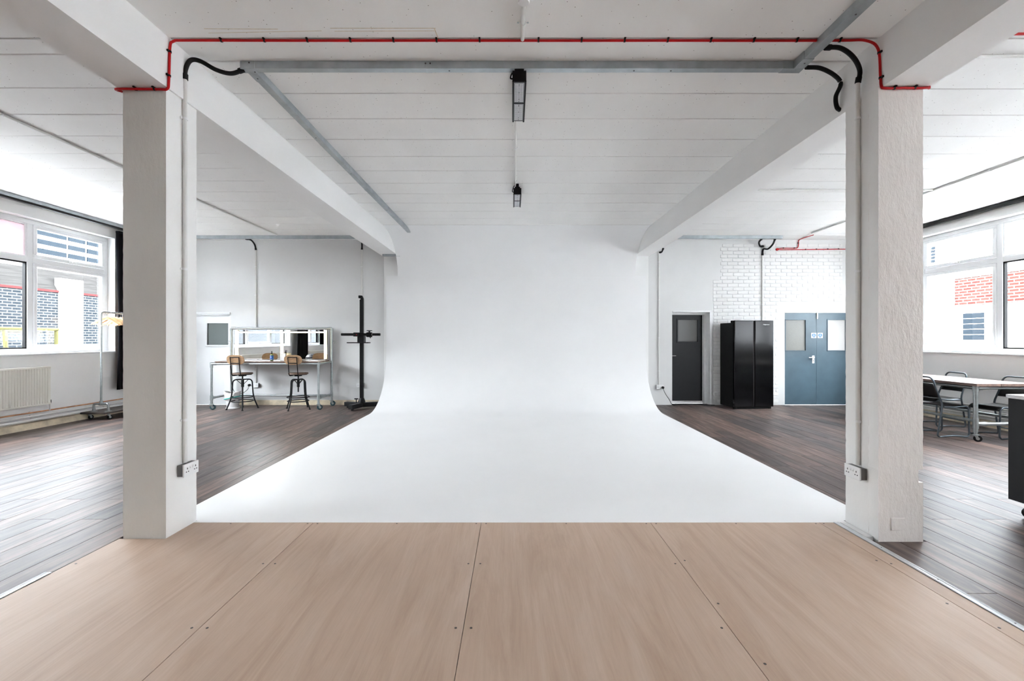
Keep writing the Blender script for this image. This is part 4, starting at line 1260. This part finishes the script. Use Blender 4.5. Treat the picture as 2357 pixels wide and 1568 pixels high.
# ------------------------------------------------------------------ dining table and chairs
TX0, TX1, TY0, TY1 = 6.255, 7.09, 6.13, 8.32
dt = thing('dining_table', 'pipe legged table with a dark plank top beside the right window', 'table', ((TX0 + TX1) / 2, (TY0 + TY1) / 2, ZD))
npl = 5
for i in range(npl):
    a = TX0 + (TX1 - TX0) * i / npl; b = TX0 + (TX1 - TX0) * (i + 1) / npl
    MB().box(a + .0008, b - .0008, TY0 + .004 * (i % 2), TY1, .735, .772).build('plank', m_plank, dt, bevel=.002, bseg=1)
r_ = .0265
for x in (TX0 + .045, TX1 - .045):
    for y in (TY0 + .06, TY1 - .06):
        pipe(dt, 'leg', [(x, y, .11), (x, y, .735)], r_)
        fitting(dt, (x, y, .665), (x, y, .734), .034); fitting(dt, (x, y, .16), (x, y, .30), .034)
        caster(dt, x, y, ZD, .045, -.7 if y < 7 else .8, m_pipe, m_rubber, .13)
    pipe(dt, 'long_rail', [(x, TY0 + .06, .71), (x, TY1 - .06, .71)], .021)
    pipe(dt, 'long_rail', [(x, TY0 + .06, .262), (x, TY1 - .06, .262)], .021)
for y in (TY0 + .06, TY1 - .06):
    pipe(dt, 'end_rail', [(TX0 + .045, y, .71), (TX1 - .045, y, .71)], .021)
    pipe(dt, 'end_rail', [(TX0 + .045, y, .22), (TX1 - .045, y, .22)], .025)
    fitting(dt, (TX0 + .045, y, .22), (TX0 + .18, y, .22), .032); fitting(dt, (TX0 + .045, y, .71), (TX0 + .13, y, .71), .027)
def tube_chair(label):
    t = thing('dining_chair', label, 'chair', (0, 0, 0), group='tubular steel chairs at the dining table')
    hw = .205
    for s in (-1, 1):
        pts = [(-.245, s * hw * .9, .70), (-.165, s * hw, .47), (-.235, s * hw, .03), (-.215, s * hw, .010), (.0, s * hw, .024), (.19, s * hw, .010), (.215, s * hw, .04), (.205, s * hw, .41), (.17, s * hw, .445), (.0, s * hw, .425), (-.15, s * hw, .435)]
        MB().tube(round_path(pts, .05, 5), .0115, 10).build('side_frame', m_steelblue, t, smooth=50, world=False)
    MB().tube(round_path([(-.240, -hw * .9, .69), (-.285, -hw * .88, .85), (-.285, hw * .88, .85), (-.240, hw * .9, .69)], .09, 6), .0115, 10).build('back_rail', m_steelblue, t, smooth=50, world=False)
    MB().tube([(.205, -hw, .40), (.205, hw, .40)], .009, 8).build('cross_bar', m_steelblue, t, smooth=50, world=False)
    MB().tube([(-.225, -hw, .1), (-.225, hw, .1)], .009, 8).build('cross_bar', m_steelblue, t, smooth=50, world=False)
    def seat(u, v):
        x = -.17 + u * .40
        z = .450 - .022 * math.sin(PI * min(1, u * 1.1)) - (0 if u < .85 else (u - .85) * .35)
        return (x, (v - .5) * 2 * (hw - .004), z + .006 * abs(v - .5))
    MB().grid(14, 7, seat).build('seat', m_blackply, t, smooth=60, solid=.010, world=False)
    def back(u, v):
        return (-.205 - v * .085 - .022 * (1 - (2 * u - 1) ** 2), (u - .5) * 2 * (hw - .012), .56 + v * .20)
    MB().grid(11, 6, back).build('backrest', m_blackply, t, smooth=60, solid=.010, world=False)
    return t
c0 = tube_chair('black seated tubular chair on the near side of the table, half behind the rough column')
c0.location = (6.265, 6.66, ZD)
c1 = copy_tree(c0); c1['label'] = 'black seated tubular chair on the window side of the table, nearer the dark cabinet'
c1.location = (6.94, 6.50, ZD); c1.rotation_euler = (0, 0, PI + .03)
c2 = copy_tree(c0); c2['label'] = 'black seated tubular chair on the window side of the table, farther from the camera'
c2.location = (6.93, 7.40, ZD); c2.rotation_euler = (0, 0, PI - .04)

# charcoal kitchen trolley at the right edge
cb = thing('kitchen_trolley', 'charcoal cabinet trolley with a pale worktop at the right edge of view', 'cabinet', (4.4, 3.0, ZD))
MB().box(3.965, 4.85, 2.35, 3.64, .10, .905).build('carcass', m_cab, cb, bevel=.002)
MB().box(3.955, 4.86, 2.34, 3.65, .906, .936).build('worktop', m_worktop, cb, bevel=.003)
for (x, y) in ((4.03, 3.52), (4.78, 3.52), (4.03, 2.45), (4.78, 2.45)):
    caster(cb, x, y, ZD, .043, 2.2, m_chrome, m_rubber, .10)

# buttoned leather stool that only the mirror shows
ls = thing('leather_stool', 'black buttoned leather stool seen only in the vanity mirror', 'stool', (-6.35, 4.45, ZD))
lx, ly = -6.35, 4.45
def cush(u, v):
    a = u * 2 * PI; r = v
    z = .90 - .10 * r ** 4 + .012 * math.cos(r * 14) * math.cos(a * 6)
    return (lx + .22 * r * math.cos(a), ly + .22 * r * math.sin(a), z)
mb = MB().grid(40, 12, cush)
mb.lathe((lx, ly, 0), [(.20, .72), (.22, .74), (.22, .80)], 40)
mb.build('cushion', m_leather, ls, smooth=70)
MB().lathe((lx, ly, ZD), [(.22, 0), (.21, .02), (.04, .04), (.03, .72), (.10, .74)], 24).build('pedestal', m_chrome, ls, smooth=40)

# ------------------------------------------------------------------ outside
gr = MB().box(-60, 60, -40, 60, -.9, -.6).build('ground', m_ground)
tag(gr, 'pale concrete yard outside the windows', kind='structure')
ob = thing('brick_building', 'dark brick building with a white pier outside the left window', 'building', (-13.2, 12, -.6))
MB().box(-15, -13.0, 10.6, 30, -.6, 2.70).build('brick_wall', m_brick_dark, ob)
MB().box(-15, -13.0, -16, 10.6, -.6, 3.36).build('painted_wall', m_brick_pale, ob)
MB().box(-15, -12.97, 10.6, 30, 2.70, 2.76).build('red_band', m_redline, ob)
MB().prism([(-13.0, 2.76), (-13.02, 2.78), (-13.35, 3.36), (-15, 3.36), (-15, 2.76)], 'y', 10.6, 30).build('timber_fascia', m_timber_out, ob)
MB().box(-15, -13.4, 10.6, 16.2, 3.36, 4.75).build('roof_plant_box', M('pale_cladding', (.30, .30, .30), .8, spec=.02), ob)
MB().box(-13.1, -12.95, 13.01, 13.72, -.6, 3.12).build('white_pier', m_whitewall_out, ob)
lo = MB().box(-13.45, -13.36, 12.0, 14.9, 3.75, 4.55).build('louvre_frame', m_whitewall_out, ob)
for z in (3.80, 4.06, 4.32):
    for (a, b) in ((12.1, 13.6), (13.66, 14.2), (14.26, 14.85)):
        MB().box(-13.37, -13.33, a, b, z, z + .14).build('louvre_blade', m_glassblue, lo)
yr = thing('yellow_rail', 'yellow tubular rail standing in the yard outside the left window', 'rail', (-10, 9.3, -.6))
MB().tube([(-10, 7.6, 1.58), (-10, 10.0, 1.585)], .035, 10).build('top_tube', m_yellow, yr, smooth=50)
MB().tube([(-10.3, 7.6, 1.52), (-10.02, 9.3, 1.56)], .03, 10).build('second_tube', m_yellow, yr, smooth=50)
for (y0, y1) in ((8.95, 9.1), (9.35, 9.12), (9.97, 9.97)):
    MB().tube([(-10, y1, -.6), (-10, y0, 1.55)], .035, 10).build('post', m_yellow, yr, smooth=50)
ob = thing('brick_building', 'red brick and white building outside the right window', 'building', (12.2, 12, -.6))
MB().box(12.0, 14, -12, 30, -.6, 2.25).build('white_wall', m_whitewall_out, ob)
MB().box(12.03, 14, -12, 30, 2.25, 3.0).build('brick_band', m_brick_red, ob)
MB().box(12.0, 14, -12, 30, 3.0, 4.9).build('upper_wall', m_whitewall_out, ob)
for y in (12.7, 9.2):
    MB().box(11.97, 12.04, y - .32, y + .3, 2.25, 3.0).build('white_pier', m_whitewall_out, ob)
for (y0, y1, z0, z1, mm) in ((11.55, 12.1, 1.35, 2.05, m_glassblue), (13.3, 14.4, 1.2, 2.0, m_whitewall_out), (9.8, 10.7, 1.2, 2.05, m_whitewall_out), (12.9, 14.0, 3.55, 4.0, m_glassblue), (10.2, 11.0, 3.6, 4.3, m_whitewall_out), (8.3, 9.6, 3.5, 4.5, m_glassblue)):
    wf = MB().box(11.98, 12.01, y0 - .06, y1 + .06, z0 - .06, z1 + .06).build('window_frame', m_whitewall_out, ob)
    MB().box(11.972, 11.985, y0, y1, z0, z1).build('window_pane', mm, wf)
    for kz in range(1, 5): MB().box(11.965, 11.98, y0, y1, z0 + (z1 - z0) * kz / 5 - .006, z0 + (z1 - z0) * kz / 5 + .006).build('glazing_bar', m_whitewall_out, wf)
MB().tube([(11.93, 13.05, 1.9), (11.93, 13.05, 3.2)], .04, 10).build('drain_pipe', m_whitewall_out, ob, smooth=50)
